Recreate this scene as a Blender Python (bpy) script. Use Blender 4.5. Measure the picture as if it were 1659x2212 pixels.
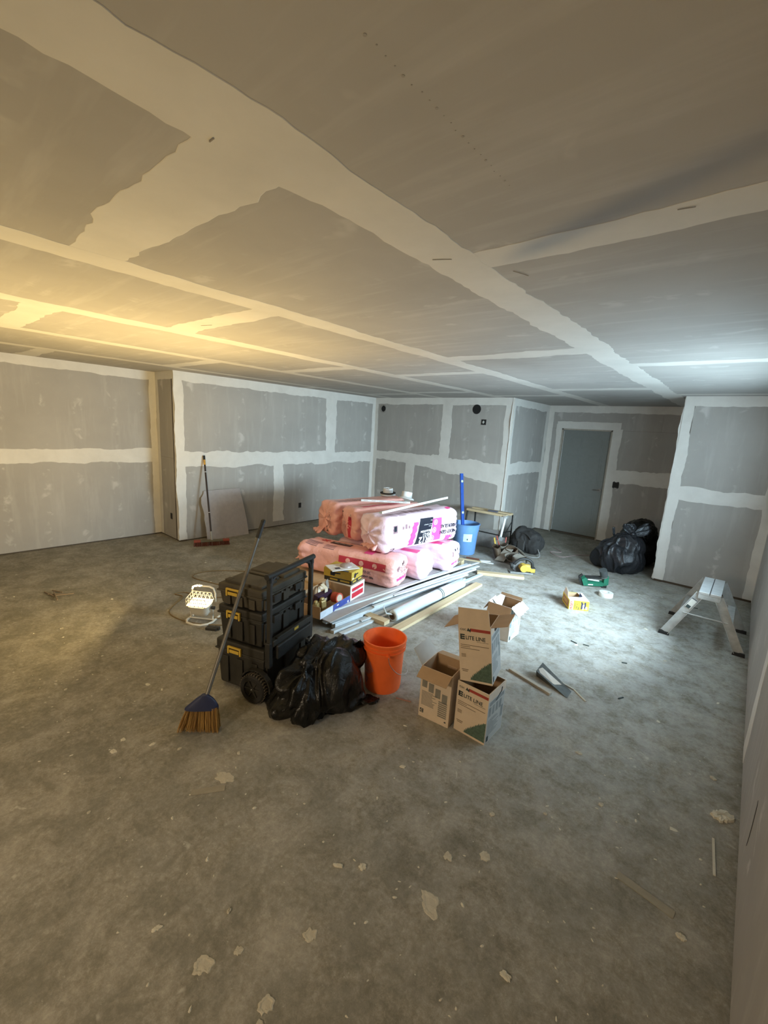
import bpy, bmesh, math, random
from mathutils import Vector, Matrix, noise
from mathutils.bvhtree import BVHTree
from math import sin, cos, pi, radians
S = bpy.context.scene
C = S.collection
for o in list(bpy.data.objects): bpy.data.objects.remove(o)

# ------------------------------------------------------------------ camera
cd = bpy.data.cameras.new('camera'); cam = bpy.data.objects.new('camera', cd); C.objects.link(cam)
cd.sensor_fit = 'HORIZONTAL'; cd.sensor_width = 36; cd.lens = 36 * 921.37 / 1659
cd.clip_start = .02; cd.clip_end = 100
R_ = Vector((0.75220051, 0.65640994, 0.0576228)); U_ = Vector((-0.16961211, 0.10837562, 0.9795338)); F_ = Vector((-0.63673082, 0.74657934, -0.19285527))
cam.matrix_world = Matrix(((R_.x, U_.x, -F_.x, 0), (R_.y, U_.y, -F_.y, 0), (R_.z, U_.z, -F_.z, 1.8281), (0, 0, 0, 1)))
S.camera = cam
# ------------------------------------------------------------------ world, lights, exposure
w = bpy.data.worlds.new('world'); S.world = w; w.use_nodes = True
w.node_tree.nodes['Background'].inputs[0].default_value = (.55, .62, .7, 1)
w.node_tree.nodes['Background'].inputs[1].default_value = .05
S.view_settings.view_transform = 'Standard'; S.view_settings.look = 'None'
S.view_settings.exposure = .42; S.view_settings.gamma = 1; S.view_settings.use_curve_mapping = False

def area(name, loc, aim, sx, sy, power, col, spread=180):
    l = bpy.data.lights.new(name, 'AREA'); l.shape = 'RECTANGLE'; l.size = sx; l.size_y = sy
    l.energy = power; l.color = col; l.spread = radians(spread)
    o = bpy.data.objects.new(name, l); C.objects.link(o); o.location = loc
    o.rotation_euler = Vector(aim).to_track_quat('-Z', 'Y').to_euler()
    return o
# cool daylight through the long low window in the right wall, beyond the right edge of the picture
area('window_daylight', (.475, 4.50, 1.17), (-1, .22, -.25), 1.9, .42, 126, (.64, .85, .98), 100)
area('window_daylight_upper', (.30, 4.50, 1.60), (-1, .10, .75), 1.9, .18, 26, (.62, .86, 1.0), 180)
# warm halogen flood light on the floor, thrown up at the ceiling
area('halogen_light', (-3.61, 1.69, .30), (-.27, -.40, 1), .13, .08, 100, (1, .72, .30))
# added warm fill behind the camera, lifts the ambient; no lamp known there
area('rear_fill_light', (-1.3, -3.2, 2.1), (-.1, .6, -1), .7, .7, 72, (1, .80, .55))

CE = 2.44
# ------------------------------------------------------------------ materials
MATS = {}
def nodes(name):
    m = bpy.data.materials.new(name); m.use_nodes = True
    nt = m.node_tree; b = nt.nodes['Principled BSDF']
    return m, nt, b
def N(nt, t, **k):
    n = nt.nodes.new(t)
    for a, v in k.items(): setattr(n, a, v)
    return n
def ramp(nt, fac, stops):
    r = N(nt, 'ShaderNodeValToRGB'); e = r.color_ramp.elements
    while len(e) > 1: e.remove(e[-1])
    e[0].position = stops[0][0]; e[0].color = (*stops[0][1], 1)
    for p, c in stops[1:]:
        x = e.new(p); x.color = (*c, 1)
    nt.links.new(fac, r.inputs[0]); return r.outputs[0]
def noise_tex(nt, vec, scale, detail=4, rough=.55, dist=0):
    n = N(nt, 'ShaderNodeTexNoise'); n.inputs['Scale'].default_value = scale; n.inputs['Detail'].default_value = detail
    n.inputs['Roughness'].default_value = rough; n.inputs['Distortion'].default_value = dist
    nt.links.new(vec, n.inputs['Vector']); return n.outputs['Fac']
def mixc(nt, fac, a, b, mode='MIX'):
    m = N(nt, 'ShaderNodeMix', data_type='RGBA', blend_type=mode)
    for s, v in ((m.inputs[0], fac), (m.inputs[6], a), (m.inputs[7], b)):
        if hasattr(v, 'links'): nt.links.new(v, s)
        elif isinstance(v, (int, float)): s.default_value = v
        else: s.default_value = (*v, 1)
    return m.outputs[2]
def mth(nt, op, a, b=0., c=None):
    m = N(nt, 'ShaderNodeMath', operation=op)
    for i, v in enumerate((a, b, c)):
        if v is None: continue
        if hasattr(v, 'links'): nt.links.new(v, m.inputs[i])
        else: m.inputs[i].default_value = v
    return m.outputs[0]
def bump(nt, b, h, strength=.3, dist=.01):
    n = N(nt, 'ShaderNodeBump'); n.inputs['Strength'].default_value = strength; n.inputs['Distance'].default_value = dist
    nt.links.new(h, n.inputs['Height']); nt.links.new(n.outputs[0], b.inputs['Normal'])
def mat(name, col, rough=.6, metal=0, var=.12, scale=18, bmp=0, spec=None, trans=0, emit=None, alpha=None):
    if name in MATS: return MATS[name]
    m, nt, b = nodes(name)
    tc = N(nt, 'ShaderNodeTexCoord').outputs['Object']
    f = noise_tex(nt, tc, scale, 5, .6)
    lo = tuple(c * (1 - var) for c in col); hi = tuple(min(1, c * (1 + var)) for c in col)
    nt.links.new(ramp(nt, f, [(.3, lo), (.7, hi)]), b.inputs['Base Color'])
    b.inputs['Roughness'].default_value = rough; b.inputs['Metallic'].default_value = metal
    if spec is not None: b.inputs['Specular IOR Level'].default_value = spec
    if trans: b.inputs['Transmission Weight'].default_value = trans
    if emit: b.inputs['Emission Color'].default_value = (*emit[0], 1); b.inputs['Emission Strength'].default_value = emit[1]
    if alpha is not None: b.inputs['Alpha'].default_value = alpha
    if bmp: bump(nt, b, noise_tex(nt, tc, scale * 2.5, 6, .65), bmp, .01)
    MATS[name] = m; return m

def make_drywall(name, studdir=0, dab=.5):
    m, nt, b = nodes(name)
    tc = N(nt, 'ShaderNodeTexCoord').outputs['Object']
    sep = N(nt, 'ShaderNodeSeparateXYZ'); nt.links.new(tc, sep.inputs[0])
    u = sep.outputs[studdir]
    base = ramp(nt, noise_tex(nt, tc, 1.3, 5, .6), [(.3, (.35, .332, .305)), (.7, (.41, .388, .355))])
    # sanded screw dabs along the studs, 406 mm apart
    fr = mth(nt, 'FRACT', mth(nt, 'DIVIDE', u, .406)); d = mth(nt, 'ABSOLUTE', mth(nt, 'SUBTRACT', fr, .5))
    stud = N(nt, 'ShaderNodeMapRange', interpolation_type='SMOOTHSTEP')
    nt.links.new(d, stud.inputs[0]); stud.inputs[1].default_value = .20; stud.inputs[2].default_value = .05; stud.inputs[3].default_value = 0; stud.inputs[4].default_value = 1
    n1 = noise_tex(nt, tc, 5.5, 3, .6, .4)
    sp = N(nt, 'ShaderNodeMapRange', interpolation_type='SMOOTHSTEP')
    nt.links.new(n1, sp.inputs[0]); sp.inputs[1].default_value = .55; sp.inputs[2].default_value = .68
    f = mth(nt, 'MULTIPLY', mth(nt, 'MULTIPLY', stud.outputs[0], sp.outputs[0]), dab)
    c = mixc(nt, f, base, (.64, .62, .585))
    # faint vertical wipe marks
    mp = N(nt, 'ShaderNodeMapping'); nt.links.new(tc, mp.inputs[0]); mp.inputs['Scale'].default_value = (6, 6, .7) if studdir == 0 and name != 'ceiling_board' else (.8, 7, 6)
    n2 = noise_tex(nt, mp.outputs[0], 1.5, 4, .6)
    c = mixc(nt, mth(nt, 'MULTIPLY', mth(nt, 'MAXIMUM', mth(nt, 'SUBTRACT', n2, .52), 0), 1.1), c, (.62, .60, .57))
    nt.links.new(c, b.inputs['Base Color']); b.inputs['Roughness'].default_value = .92; b.inputs['Specular IOR Level'].default_value = .2
    bump(nt, b, noise_tex(nt, tc, 60, 3, .6), .08, .003)
    MATS[name] = m; return m
DRY = make_drywall('drywall_board'); CEIL = make_drywall('ceiling_board', 1, .25)
def make_mud():
    m, nt, b = nodes('joint_compound')
    tc = N(nt, 'ShaderNodeTexCoord').outputs['Object']
    c = ramp(nt, noise_tex(nt, tc, 3, 6, .65, .3), [(.25, (.60, .575, .53)), (.6, (.69, .665, .615)), (.8, (.74, .715, .665))])
    nt.links.new(c, b.inputs['Base Color']); b.inputs['Roughness'].default_value = .9; b.inputs['Specular IOR Level'].default_value = .2
    bump(nt, b, noise_tex(nt, tc, 9, 5, .6), .15, .01)
    MATS['mud'] = m; return m
MUD = make_mud()
CMUD = mat('ceiling_compound', (.575, .55, .50), .9, var=.08, scale=2.5, bmp=.12)
def make_floor():
    m, nt, b = nodes('dusty_concrete')
    tc = N(nt, 'ShaderNodeTexCoord').outputs['Object']
    mp = N(nt, 'ShaderNodeMapping'); nt.links.new(tc, mp.inputs[0]); mp.inputs['Rotation'].default_value = (0, 0, .5); mp.inputs['Scale'].default_value = (1, .45, 1)
    big = noise_tex(nt, tc, 1.1, 7, .62, .5)
    c = ramp(nt, big, [(.36, (.125, .115, .082)), (.47, (.215, .195, .150)), (.56, (.29, .265, .215)), (.66, (.40, .37, .31))])
    scuff = noise_tex(nt, mp.outputs[0], 8, 9, .82, .3)
    c = mixc(nt, mth(nt, 'MULTIPLY', ramp(nt, scuff, [(.46, (.0, .0, .0)), (.60, (1, 1, 1))]), .55), c, (.38, .355, .30))
    grit = noise_tex(nt, tc, 34, 9, .85, .2)
    c = mixc(nt, .50, c, ramp(nt, grit, [(.36, (.10, .09, .068)), (.5, (.25, .23, .185)), (.64, (.50, .47, .40))]))
    mid = noise_tex(nt, tc, 4.5, 8, .7, .4)
    c = mixc(nt, mth(nt, 'MULTIPLY', ramp(nt, mid, [(.42, (1, 1, 1)), (.54, (0, 0, 0))]), .50), c, (.125, .12, .088))
    c = mixc(nt, mth(nt, 'MULTIPLY', ramp(nt, mid, [(.56, (0, 0, 0)), (.68, (1, 1, 1))]), .45), c, (.44, .41, .345))
    hair = noise_tex(nt, tc, 70, 3, .6, 2.5)
    hm_ = N(nt, 'ShaderNodeMapRange'); nt.links.new(hair, hm_.inputs[0]); hm_.inputs[1].default_value = .66; hm_.inputs[2].default_value = .74
    c = mixc(nt, mth(nt, 'MULTIPLY', hm_.outputs[0], .65), c, (.52, .49, .42))
    # white gypsum dust: specks and smears, made heavier to paint in the window's pool of light
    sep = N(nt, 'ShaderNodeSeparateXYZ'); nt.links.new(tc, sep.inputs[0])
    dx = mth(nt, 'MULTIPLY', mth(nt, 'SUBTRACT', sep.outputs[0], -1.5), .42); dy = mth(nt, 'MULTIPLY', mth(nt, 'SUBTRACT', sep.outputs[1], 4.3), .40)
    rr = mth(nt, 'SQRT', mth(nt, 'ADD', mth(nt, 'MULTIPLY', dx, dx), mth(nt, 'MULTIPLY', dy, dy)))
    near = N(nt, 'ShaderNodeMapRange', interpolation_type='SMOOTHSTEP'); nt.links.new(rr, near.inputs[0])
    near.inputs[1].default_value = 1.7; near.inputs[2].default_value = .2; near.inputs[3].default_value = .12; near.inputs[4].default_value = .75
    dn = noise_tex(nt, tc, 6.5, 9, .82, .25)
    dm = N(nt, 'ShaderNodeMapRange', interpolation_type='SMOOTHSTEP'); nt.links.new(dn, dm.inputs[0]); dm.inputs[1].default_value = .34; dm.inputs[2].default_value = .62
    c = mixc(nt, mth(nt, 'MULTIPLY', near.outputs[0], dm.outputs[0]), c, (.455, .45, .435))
    sp = noise_tex(nt, tc, 11, 3, .5, .5)
    sm = N(nt, 'ShaderNodeMapRange', interpolation_type='SMOOTHSTEP'); nt.links.new(sp, sm.inputs[0]); sm.inputs[1].default_value = .69; sm.inputs[2].default_value = .78
    c = mixc(nt, mth(nt, 'MULTIPLY', sm.outputs[0], .6), c, (.58, .55, .49))
    nt.links.new(c, b.inputs['Base Color'])
    nt.links.new(ramp(nt, scuff, [(.3, (.7, .7, .7)), (.7, (.95, .95, .95))]), b.inputs['Roughness'])
    b.inputs['Specular IOR Level'].default_value = .3
    bump(nt, b, noise_tex(nt, tc, 30, 9, .8), .35, .006)
    return m
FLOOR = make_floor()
def make_wood(name, c1, c2, axis=1, rough=.65):
    m, nt, b = nodes(name)
    tc = N(nt, 'ShaderNodeTexCoord').outputs['Object']
    mp = N(nt, 'ShaderNodeMapping'); nt.links.new(tc, mp.inputs[0]); s = [30, 30, 30]; s[axis] = 2; mp.inputs['Scale'].default_value = s
    nt.links.new(ramp(nt, noise_tex(nt, mp.outputs[0], 1, 5, .6, .5), [(.3, c1), (.7, c2)]), b.inputs['Base Color'])
    b.inputs['Roughness'].default_value = rough; MATS[name] = m; return m
WOOD = make_wood('pine_y', (.50, .38, .22), (.66, .53, .34)); WOODX = make_wood('pine_x', (.50, .38, .22), (.66, .53, .34), 0)
PLY = make_wood('plywood', (.42, .30, .17), (.52, .39, .23), 1)
STUD = make_wood('stud_framing', (.05, .035, .02), (.08, .055, .035), 2)
WHITE = mat('white_paint', (.72, .74, .74), .45, var=.05)
GREYB = mat('grey_hardboard', (.40, .37, .36), .8, var=.06)
BLACK = mat('black_plastic', (.018, .018, .017), .55, var=.3, bmp=.15, scale=40)
BLACKG = mat('grey_black_plastic', (.026, .024, .019), .6, var=.3, scale=9)
DUSTY = mat('dusty_black_plastic', (.065, .056, .040), .75, var=.35, scale=6)
YEL = mat('yellow_plastic', (.62, .42, .06), .5, var=.1)
RUB = mat('black_rubber', (.015, .014, .013), .8, bmp=.2)
STEEL = mat('steel', (.5, .5, .5), .35, 1, var=.1)
ALU = mat('aluminium', (.62, .63, .63), .42, .75, var=.12, scale=12)
ALUD = mat('scuffed_aluminium', (.42, .42, .40), .55, .45, var=.2, scale=14)
CARD = mat('cardboard', (.68, .55, .42), .85, var=.06, scale=10)
CARDIN = mat('cardboard_inside', (.42, .28, .165), .9, var=.08, scale=10)
CARDW = mat('white_lined_cardboard', (.58, .56, .52), .8, var=.05)
INK = mat('dark_ink', (.035, .05, .05), .8); INKG = mat('grey_ink', (.24, .225, .19), .85, var=.15); INKR = mat('red_ink', (.36, .05, .035), .7)
INKT = mat('green_tree_ink', (.085, .135, .105), .85, var=.3, scale=60)
PINK = mat('pink_film', (.95, .50, .45), .27, var=.07, scale=6, bmp=.9, spec=.6)
PINKL = mat('pale_pink_film', (.97, .74, .86), .25, var=.05, scale=6, bmp=.8, spec=.6)
MAG = mat('magenta_print', (.78, .08, .28), .35, var=.05); REDP = mat('crimson_print', (.62, .05, .09), .4, var=.05)
NAVY = mat('black_print', (.012, .014, .025), .35); WPRT = mat('white_print', (.85, .82, .82), .5, var=.02)
GPRT = mat('grey_print', (.30, .17, .19), .5, var=.1)
def make_bagmat(name, col, r):
    m, nt, b = nodes(name); tc = N(nt, 'ShaderNodeTexCoord').outputs['Object']
    b.inputs['Base Color'].default_value = (*col, 1); b.inputs['Roughness'].default_value = r; b.inputs['Specular IOR Level'].default_value = .38
    mp = N(nt, 'ShaderNodeMapping'); nt.links.new(tc, mp.inputs[0]); mp.inputs['Scale'].default_value = (1, 1, .55)
    bump(nt, b, noise_tex(nt, mp.outputs[0], 9, 6, .6, 1.2), .55, .03); return m
BAG = make_bagmat('black_film', (.004, .004, .004), .24); BAG2 = make_bagmat('black_film_dusty', (.016, .017, .020), .27)
ORANGE = mat('orange_plastic', (.95, .165, .035), .42, var=.08, scale=8, bmp=.05)
ORLOGO = mat('worn_logo_print', (.62, .17, .13), .55, var=.2, scale=60)
BLUE = mat('blue_plastic', (.13, .27, .52), .5, var=.06); BLUED = mat('blue_anodised', (.02, .07, .32), .4, var=.1)

# ------------------------------------------------------------------ mesh helpers
class MB:
    def __init__(s): s.bm = bmesh.new()
    def box(s, c, sz, rot=None, bev=0, taper=None):
        M = Matrix.Translation(Vector(c)) @ (rot.to_4x4() if rot else Matrix())
        r = bmesh.ops.create_cube(s.bm, size=1)
        for v in r['verts']:
            x, y, z = v.co
            if taper and z < 0: x *= taper; y *= taper
            v.co = M @ Vector((x * sz[0], y * sz[1], z * sz[2]))
        if bev:
            es = list({e for v in r['verts'] for e in v.link_edges})
            bmesh.ops.bevel(s.bm, geom=es, offset=bev, segments=2, affect='EDGES', profile=.6)
        return s
    def rod(s, a, b, r0, r1=None, seg=12, cap=True):
        a, b = Vector(a), Vector(b); d = b - a; r1 = r0 if r1 is None else r1
        q = d.to_track_quat('Z', 'Y').to_matrix().to_4x4(); M = Matrix.Translation((a + b) / 2) @ q
        bmesh.ops.create_cone(s.bm, cap_ends=cap, segments=seg, radius1=r0, radius2=r1, depth=d.length, matrix=M); return s
    def ball(s, c, r, sub=2, sc=(1, 1, 1)):
        M = Matrix.Translation(Vector(c)) @ Matrix.Diagonal((*[r * k for k in sc], 1))
        bmesh.ops.create_icosphere(s.bm, subdivisions=sub, radius=1, matrix=M); return s
    def tube(s, pts, r, seg=6, closed=False):
        pts = [Vector(p) for p in pts]; n = len(pts); rings = []
        up = Vector((0, 0, 1))
        for i, p in enumerate(pts):
            a = pts[(i - 1) % n] if (i or closed) else p; b = pts[(i + 1) % n] if (i < n - 1 or closed) else p
            t = (b - a).normalized(); x = t.cross(up)
            if x.length < .05: x = t.cross(Vector((1, 0, 0)))
            x.normalize(); y = x.cross(t)
            rings.append([s.bm.verts.new(p + x * r * cos(2 * pi * k / seg) + y * r * sin(2 * pi * k / seg)) for k in range(seg)])
        for i in range(n if closed else n - 1):
            A, B = rings[i], rings[(i + 1) % n]
            for k in range(seg): s.bm.faces.new((A[k], A[(k + 1) % seg], B[(k + 1) % seg], B[k]))
        if not closed: s.bm.faces.new(rings[0][::-1]); s.bm.faces.new(rings[-1])
        return s
    def lathe(s, prof, M=None, seg=32):
        M = M or Matrix(); rings = []
        for r, z in prof: rings.append([s.bm.verts.new(M @ Vector((r * cos(2 * pi * k / seg), r * sin(2 * pi * k / seg), z))) for k in range(seg)])
        for A, B in zip(rings, rings[1:]):
            for k in range(seg): s.bm.faces.new((A[k], A[(k + 1) % seg], B[(k + 1) % seg], B[k]))
        return s
    def prism(s, poly, h0, h1, M=None):
        M = M or Matrix(); n = len(poly)
        a = [s.bm.verts.new(M @ Vector((x, y, h0))) for x, y in poly]; b = [s.bm.verts.new(M @ Vector((x, y, h1))) for x, y in poly]
        s.bm.faces.new(a[::-1]); s.bm.faces.new(b)
        for k in range(n): s.bm.faces.new((a[k], a[(k + 1) % n], b[(k + 1) % n], b[k]))
        return s
    def quad(s, *p):
        s.bm.faces.new([s.bm.verts.new(Vector(q)) for q in p]); return s
    def sheet(s, p, th):                    # a flat four-cornered sheet given thickness
        p = [Vector(q) for q in p]; n = (p[1] - p[0]).cross(p[-1] - p[0]).normalized() * th
        a = [s.bm.verts.new(q) for q in p]; b = [s.bm.verts.new(q + n) for q in p]; k4 = len(p)
        s.bm.faces.new(a[::-1]); s.bm.faces.new(b)
        for k in range(k4): s.bm.faces.new((a[k], a[(k + 1) % k4], b[(k + 1) % k4], b[k]))
        return s
    def build(s, name, m, parent=None, smooth=False, loc=None, label=None, fix=True):
        if fix: bmesh.ops.recalc_face_normals(s.bm, faces=s.bm.faces)
        me = bpy.data.meshes.new(name); s.bm.to_mesh(me); s.bm.free(); me.materials.append(m)
        if smooth:
            me.polygons.foreach_set('use_smooth', [True] * len(me.polygons))
            if smooth != 'all':
                try: me.set_sharp_from_angle(angle=radians(40))
                except Exception: pass
        o = bpy.data.objects.new(name, me); C.objects.link(o)
        if parent: o.parent = parent
        if loc is not None: o.location = loc
        if label: o['label'] = label
        return o
def root(name, loc, rz=0, label=None, cat=None, group=None, kind=None, rot=None):
    o = bpy.data.objects.new(name, None); C.objects.link(o); o.location = loc; o.empty_display_size = .05
    if rot: o.rotation_euler = rot.to_euler()
    else: o.rotation_euler = (0, 0, rz)
    return tag(o, label, cat, group, kind)
def tag(o, label=None, cat=None, group=None, kind=None):
    if label: o['label'] = label
    if cat: o['category'] = cat
    if group: o['group'] = group
    if kind: o['kind'] = kind
    return o
def rz3(a): return Matrix.Rotation(a, 3, 'Z')
def copy_tree(o, parent=None):
    c = o.copy(); C.objects.link(c)
    if parent: c.parent = parent
    for ch in list(o.children): copy_tree(ch, c)
    return c

def text_mesh(s, size, bold=0, align='LEFT'):
    cu = bpy.data.curves.new('t', 'FONT'); cu.body = s; cu.size = size; cu.offset = bold; cu.align_x = align; cu.resolution_u = 2
    o = bpy.data.objects.new('t', cu); C.objects.link(o)
    dg = bpy.context.evaluated_depsgraph_get(); dg.update()
    me = bpy.data.meshes.new_from_object(o.evaluated_get(dg)); bpy.data.objects.remove(o); bpy.data.curves.remove(cu)
    return me
def flat_text(parent, name, s, size, m, o0, xd, yd, bold=.0, sx=1, align='LEFT'):
    """lettering lying on a plane: origin o0, reading direction xd, up direction yd (local to parent)"""
    me = text_mesh(s, size, bold, align); xd = Vector(xd).normalized(); yd = Vector(yd).normalized(); o0 = Vector(o0)
    for v in me.vertices: v.co = o0 + xd * v.co.x * sx + yd * v.co.y
    me.materials.append(m); o = bpy.data.objects.new(name, me); C.objects.link(o); o.parent = parent; return o
def flat_poly(mb, pts, o0, xd, yd):
    xd = Vector(xd).normalized(); yd = Vector(yd).normalized(); o0 = Vector(o0)
    mb.bm.faces.new([mb.bm.verts.new(o0 + xd * x + yd * y) for x, y in pts])

# ------------------------------------------------------------------ room shell
rnd = random.Random(4)
def wob(rn, n, amp, step=3):
    """rough edge: coarse wander plus fine nibbling"""
    out = []; a = rn.uniform(-1, 1); seed = rn.uniform(0, 99)
    for i in range(n):
        x = i * .05
        v = noise.noise(Vector((x * 2.2, seed, 0))) * 1.2 + noise.noise(Vector((x * 9, seed, 5))) * .55 + noise.noise(Vector((x * 31, seed, 9))) * .35
        out.append(v * amp)
    return out
def strip(parent, p0, p1, w0, w1=None, off=.0012, amp=None, taper=0, sides=(1, 1)):
    """band of joint compound on the local plane y=0 of a wall (front towards -y), from p0=(u,v) to p1, width w0->w1"""
    w1 = w0 if w1 is None else w1; amp = amp or max(w0, w1) * .13
    a, b = Vector((*p0, 0)), Vector((*p1, 0)); L = (b - a).length; t = (b - a) / L; nrm = Vector((-t.y, t.x, 0))
    n = max(6, int(L / .04)); e1, e2 = wob(rnd, n + 1, amp), wob(rnd, n + 1, amp)
    mb = MB(); rows = []
    for i in range(n + 1):
        f = i / n; hw = (w0 * (1 - f) + w1 * f) / 2; c = a + (b - a) * f
        q1 = c + nrm * (hw + (e1[i] if sides[0] else 0)); q2 = c - nrm * (hw + (e2[i] if sides[1] else 0))
        rows.append([mb.bm.verts.new((q.x, y, q.y)) for q, y in ((q1, 0), (q1 * .985 + c * .015, -off), (q2 * .985 + c * .015, -off), (q2, 0))])
    for A, B in zip(rows, rows[1:]):
        for k in range(3): mb.bm.faces.new((A[k], A[k + 1], B[k + 1], B[k]))
    return mb.build('joint_compound', MUD, parent)
def wall(name, o0, ang, panels, thick=.09, L=None, holes=(), frame=True):
    """wall in local coords: x along, z up, front face at y=0 facing -y. panels: list of (u0,v0,u1,v1)"""
    u0 = min(p[0] for p in panels); u1 = max(p[2] for p in panels)
    mb = MB()
    # framing behind the sheets: plates and studs
    mb.box(((u0 + u1) / 2, .055, .02), (u1 - u0, .085, .04)); mb.box(((u0 + u1) / 2, .055, CE - .02), (u1 - u0, .085, .04))
    mb.box(((u0 + u1) / 2, .103, CE / 2), (u1 - u0, .01, CE))
    u = u0 + .02
    while u < u1:
        mb.box((u, .055, CE / 2), (.04, .084, CE - .08)) if not any(h[0] - .03 < u < h[1] + .03 for h in holes) else None
        u += .406
    r = mb.build(name, STUD); r.location = o0; r.rotation_euler = (0, 0, ang); tag(r, kind='structure')
    for (a, b, c, d) in panels:
        MB().box(((a + c) / 2, .0065, (b + d) / 2), (c - a - .002, .0125, d - b - .002)).build('drywall_panel', DRY, r)
    return r
def disc_hole(parent, u, v, r, deep=.10, ring=None):
    pass

XL1, XL2, XB, XE, XR = -6.882, -6.2386, -3.1765, -.80, .2415
YR, YA, YC, YD, YBK = 2.693, 6.843, 8.486, 6.68, -5.0
G = .014
# left wall (wall 1 of the left side), front faces +x : local x runs along +y  (ang 90deg -> front -y_local = +x)
wl = wall('wall_left', (XL1, YBK, 0), pi / 2, [(0, G, 4.6, 1.22), (4.6, G, YR - YBK, 1.22), (0, 1.22, 3.2, CE), (3.2, 1.22, YR - YBK, CE)])
LW = YR - YBK
strip(wl, (0, 1.225), (LW, 1.225), .185); strip(wl, (LW - .045, .02), (LW - .045, CE), .10, off=.002)
strip(wl, (0, CE - .05), (LW, CE - .05), .13, off=.0018); strip(wl, (3.2, 1.3), (3.2, CE), .17, off=.0016); strip(wl, (4.6, .02), (4.6, 1.2), .17, off=.0016)
# short return facing the camera
wr = wall('wall_return', (XL1, YR, 0), 0, [(0, G, XL2 - XL1, 1.22), (0, 1.22, XL2 - XL1, CE)])
strip(wr, (.04, .02), (.04, CE), .10, off=.002); strip(wr, (XL2 - XL1 - .035, .02), (XL2 - XL1 - .035, CE), .075, off=.0022, sides=(1, 0)); strip(wr, (0, CE - .05), (XL2 - XL1, CE - .05), .12)
# left wall, nearer part
LW2 = YA - YR
w2 = wall('wall_left_inner', (XL2, YR, 0), pi / 2, [(0, G, 4.43 - YR, 1.22), (4.43 - YR, G, LW2, 1.22), (0, 1.22, 5.60 - YR, CE), (5.60 - YR, 1.22, LW2, CE)])
strip(w2, (0, 1.215), (LW2, 1.215), .25, .20); strip(w2, (.05, .02), (.05, CE), .13, off=.002, sides=(1, 1)); strip(w2, (LW2 - .04, .02), (LW2 - .04, CE), .10, off=.002)
strip(w2, (0, CE - .055), (LW2, CE - .055), .16, off=.0018); strip(w2, (4.43 - YR, .10), (4.43 - YR, 1.2), .24, .19, off=.0016); strip(w2, (5.60 - YR, 1.25), (5.60 - YR, CE), .24, off=.0016)
# back wall with the two vent holes, front faces -y
LA = XB - XL2
wa = wall('wall_back', (XL2, YA, 0), 0, [(0, G, -5.25 - XL2, 1.22), (-5.25 - XL2, G, LA, 1.22), (0, 1.22, -4.45 - XL2, CE), (-4.45 - XL2, 1.22, LA, CE)])
strip(wa, (0, 1.265), (1.6, 1.255), .17, .22); strip(wa, (1.5, 1.25), (LA, 1.13), .24, .40, off=.0016)
strip(wa, (.04, .02), (.04, CE), .10, off=.002); strip(wa, (LA - .05, .02), (LA - .05, CE), .14, off=.0022); strip(wa, (0, CE - .05), (LA, CE - .05), .15, off=.0018)
strip(wa, (-4.45 - XL2, 1.25), (-4.45 - XL2, CE), .22, .24, off=.0019); strip(wa, (-5.22 - XL2, .02), (-5.22 - XL2, 1.2), .22, off=.0019)
# return of the bump out, faces +x
LBB = YC - YA
wb = wall('wall_alcove_left', (XB, YA, 0), pi / 2, [(0, G, LBB, 1.22), (0, 1.22, LBB, CE)])
strip(wb, (0, 1.26), (LBB, 1.255), .20); strip(wb, (.05, .02), (.05, CE), .14, off=.002); strip(wb, (LBB - .07, .02), (LBB - .07, CE), .14, off=.0022); strip(wb, (0, CE - .05), (LBB, CE - .05), .15, off=.0018)
# alcove back wall with the door
D0, D1, DZ = -2.892, -2.007, 2.02
XC1 = .3
wc = wall('wall_alcove_back', (XB, YC, 0), 0, [(0, G, D0 - XB, DZ), (0, DZ, 1.9, CE), (1.9, DZ, XC1 - XB, CE), (D1 - XB, 1.22, XC1 - XB, DZ), (D1 - XB, G, XC1 - XB, 1.22)], holes=[(D0 - XB, D1 - XB)])
strip(wc, (.05, .02), (.05, CE), .10, off=.002); strip(wc, (D0 - XB - .055, .02), (D0 - XB - .055, DZ + .08), .10, off=.0016, sides=(1, 0)); strip(wc, (D0 - XB - .1, DZ + .065), (D1 - XB + .12, DZ + .065), .13, off=.0019, sides=(1, 0))
strip(wc, (D1 - XB + .075, .02), (D1 - XB + .075, DZ + .02), .15, off=.0016, sides=(0, 1)); strip(wc, (D1 - XB, 1.22), (XC1 - XB, 1.22), .24, off=.0021); strip(wc, (0, CE - .05), (XC1 - XB, CE - .05), .15, off=.0018)
# right block: front faces -y, its side faces -x
LD = XR - XE
wd = wall('wall_block_front', (XE, YD, 0), 0, [(0, .03, LD, 1.22), (0, 1.22, LD, CE)])
strip(wd, (.05, .03), (.05, CE), .13, off=.002, sides=(1, 1)); strip(wd, (0, 1.225), (LD, 1.225), .17); strip(wd, (LD - .04, .03), (LD - .04, CE), .10, off=.0018); strip(wd, (0, CE - .05), (LD, CE - .05), .14, off=.0016)
ws = wall('wall_block_side', (XE, YC, 0), -pi / 2, [(0, G, YC - YD, 1.22), (0, 1.22, YC - YD, CE)])
strip(ws, (YC - YD - .05, .02), (YC - YD - .05, CE), .12, off=.002); strip(ws, (0, 1.22), (YC - YD, 1.22), .2)
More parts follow.
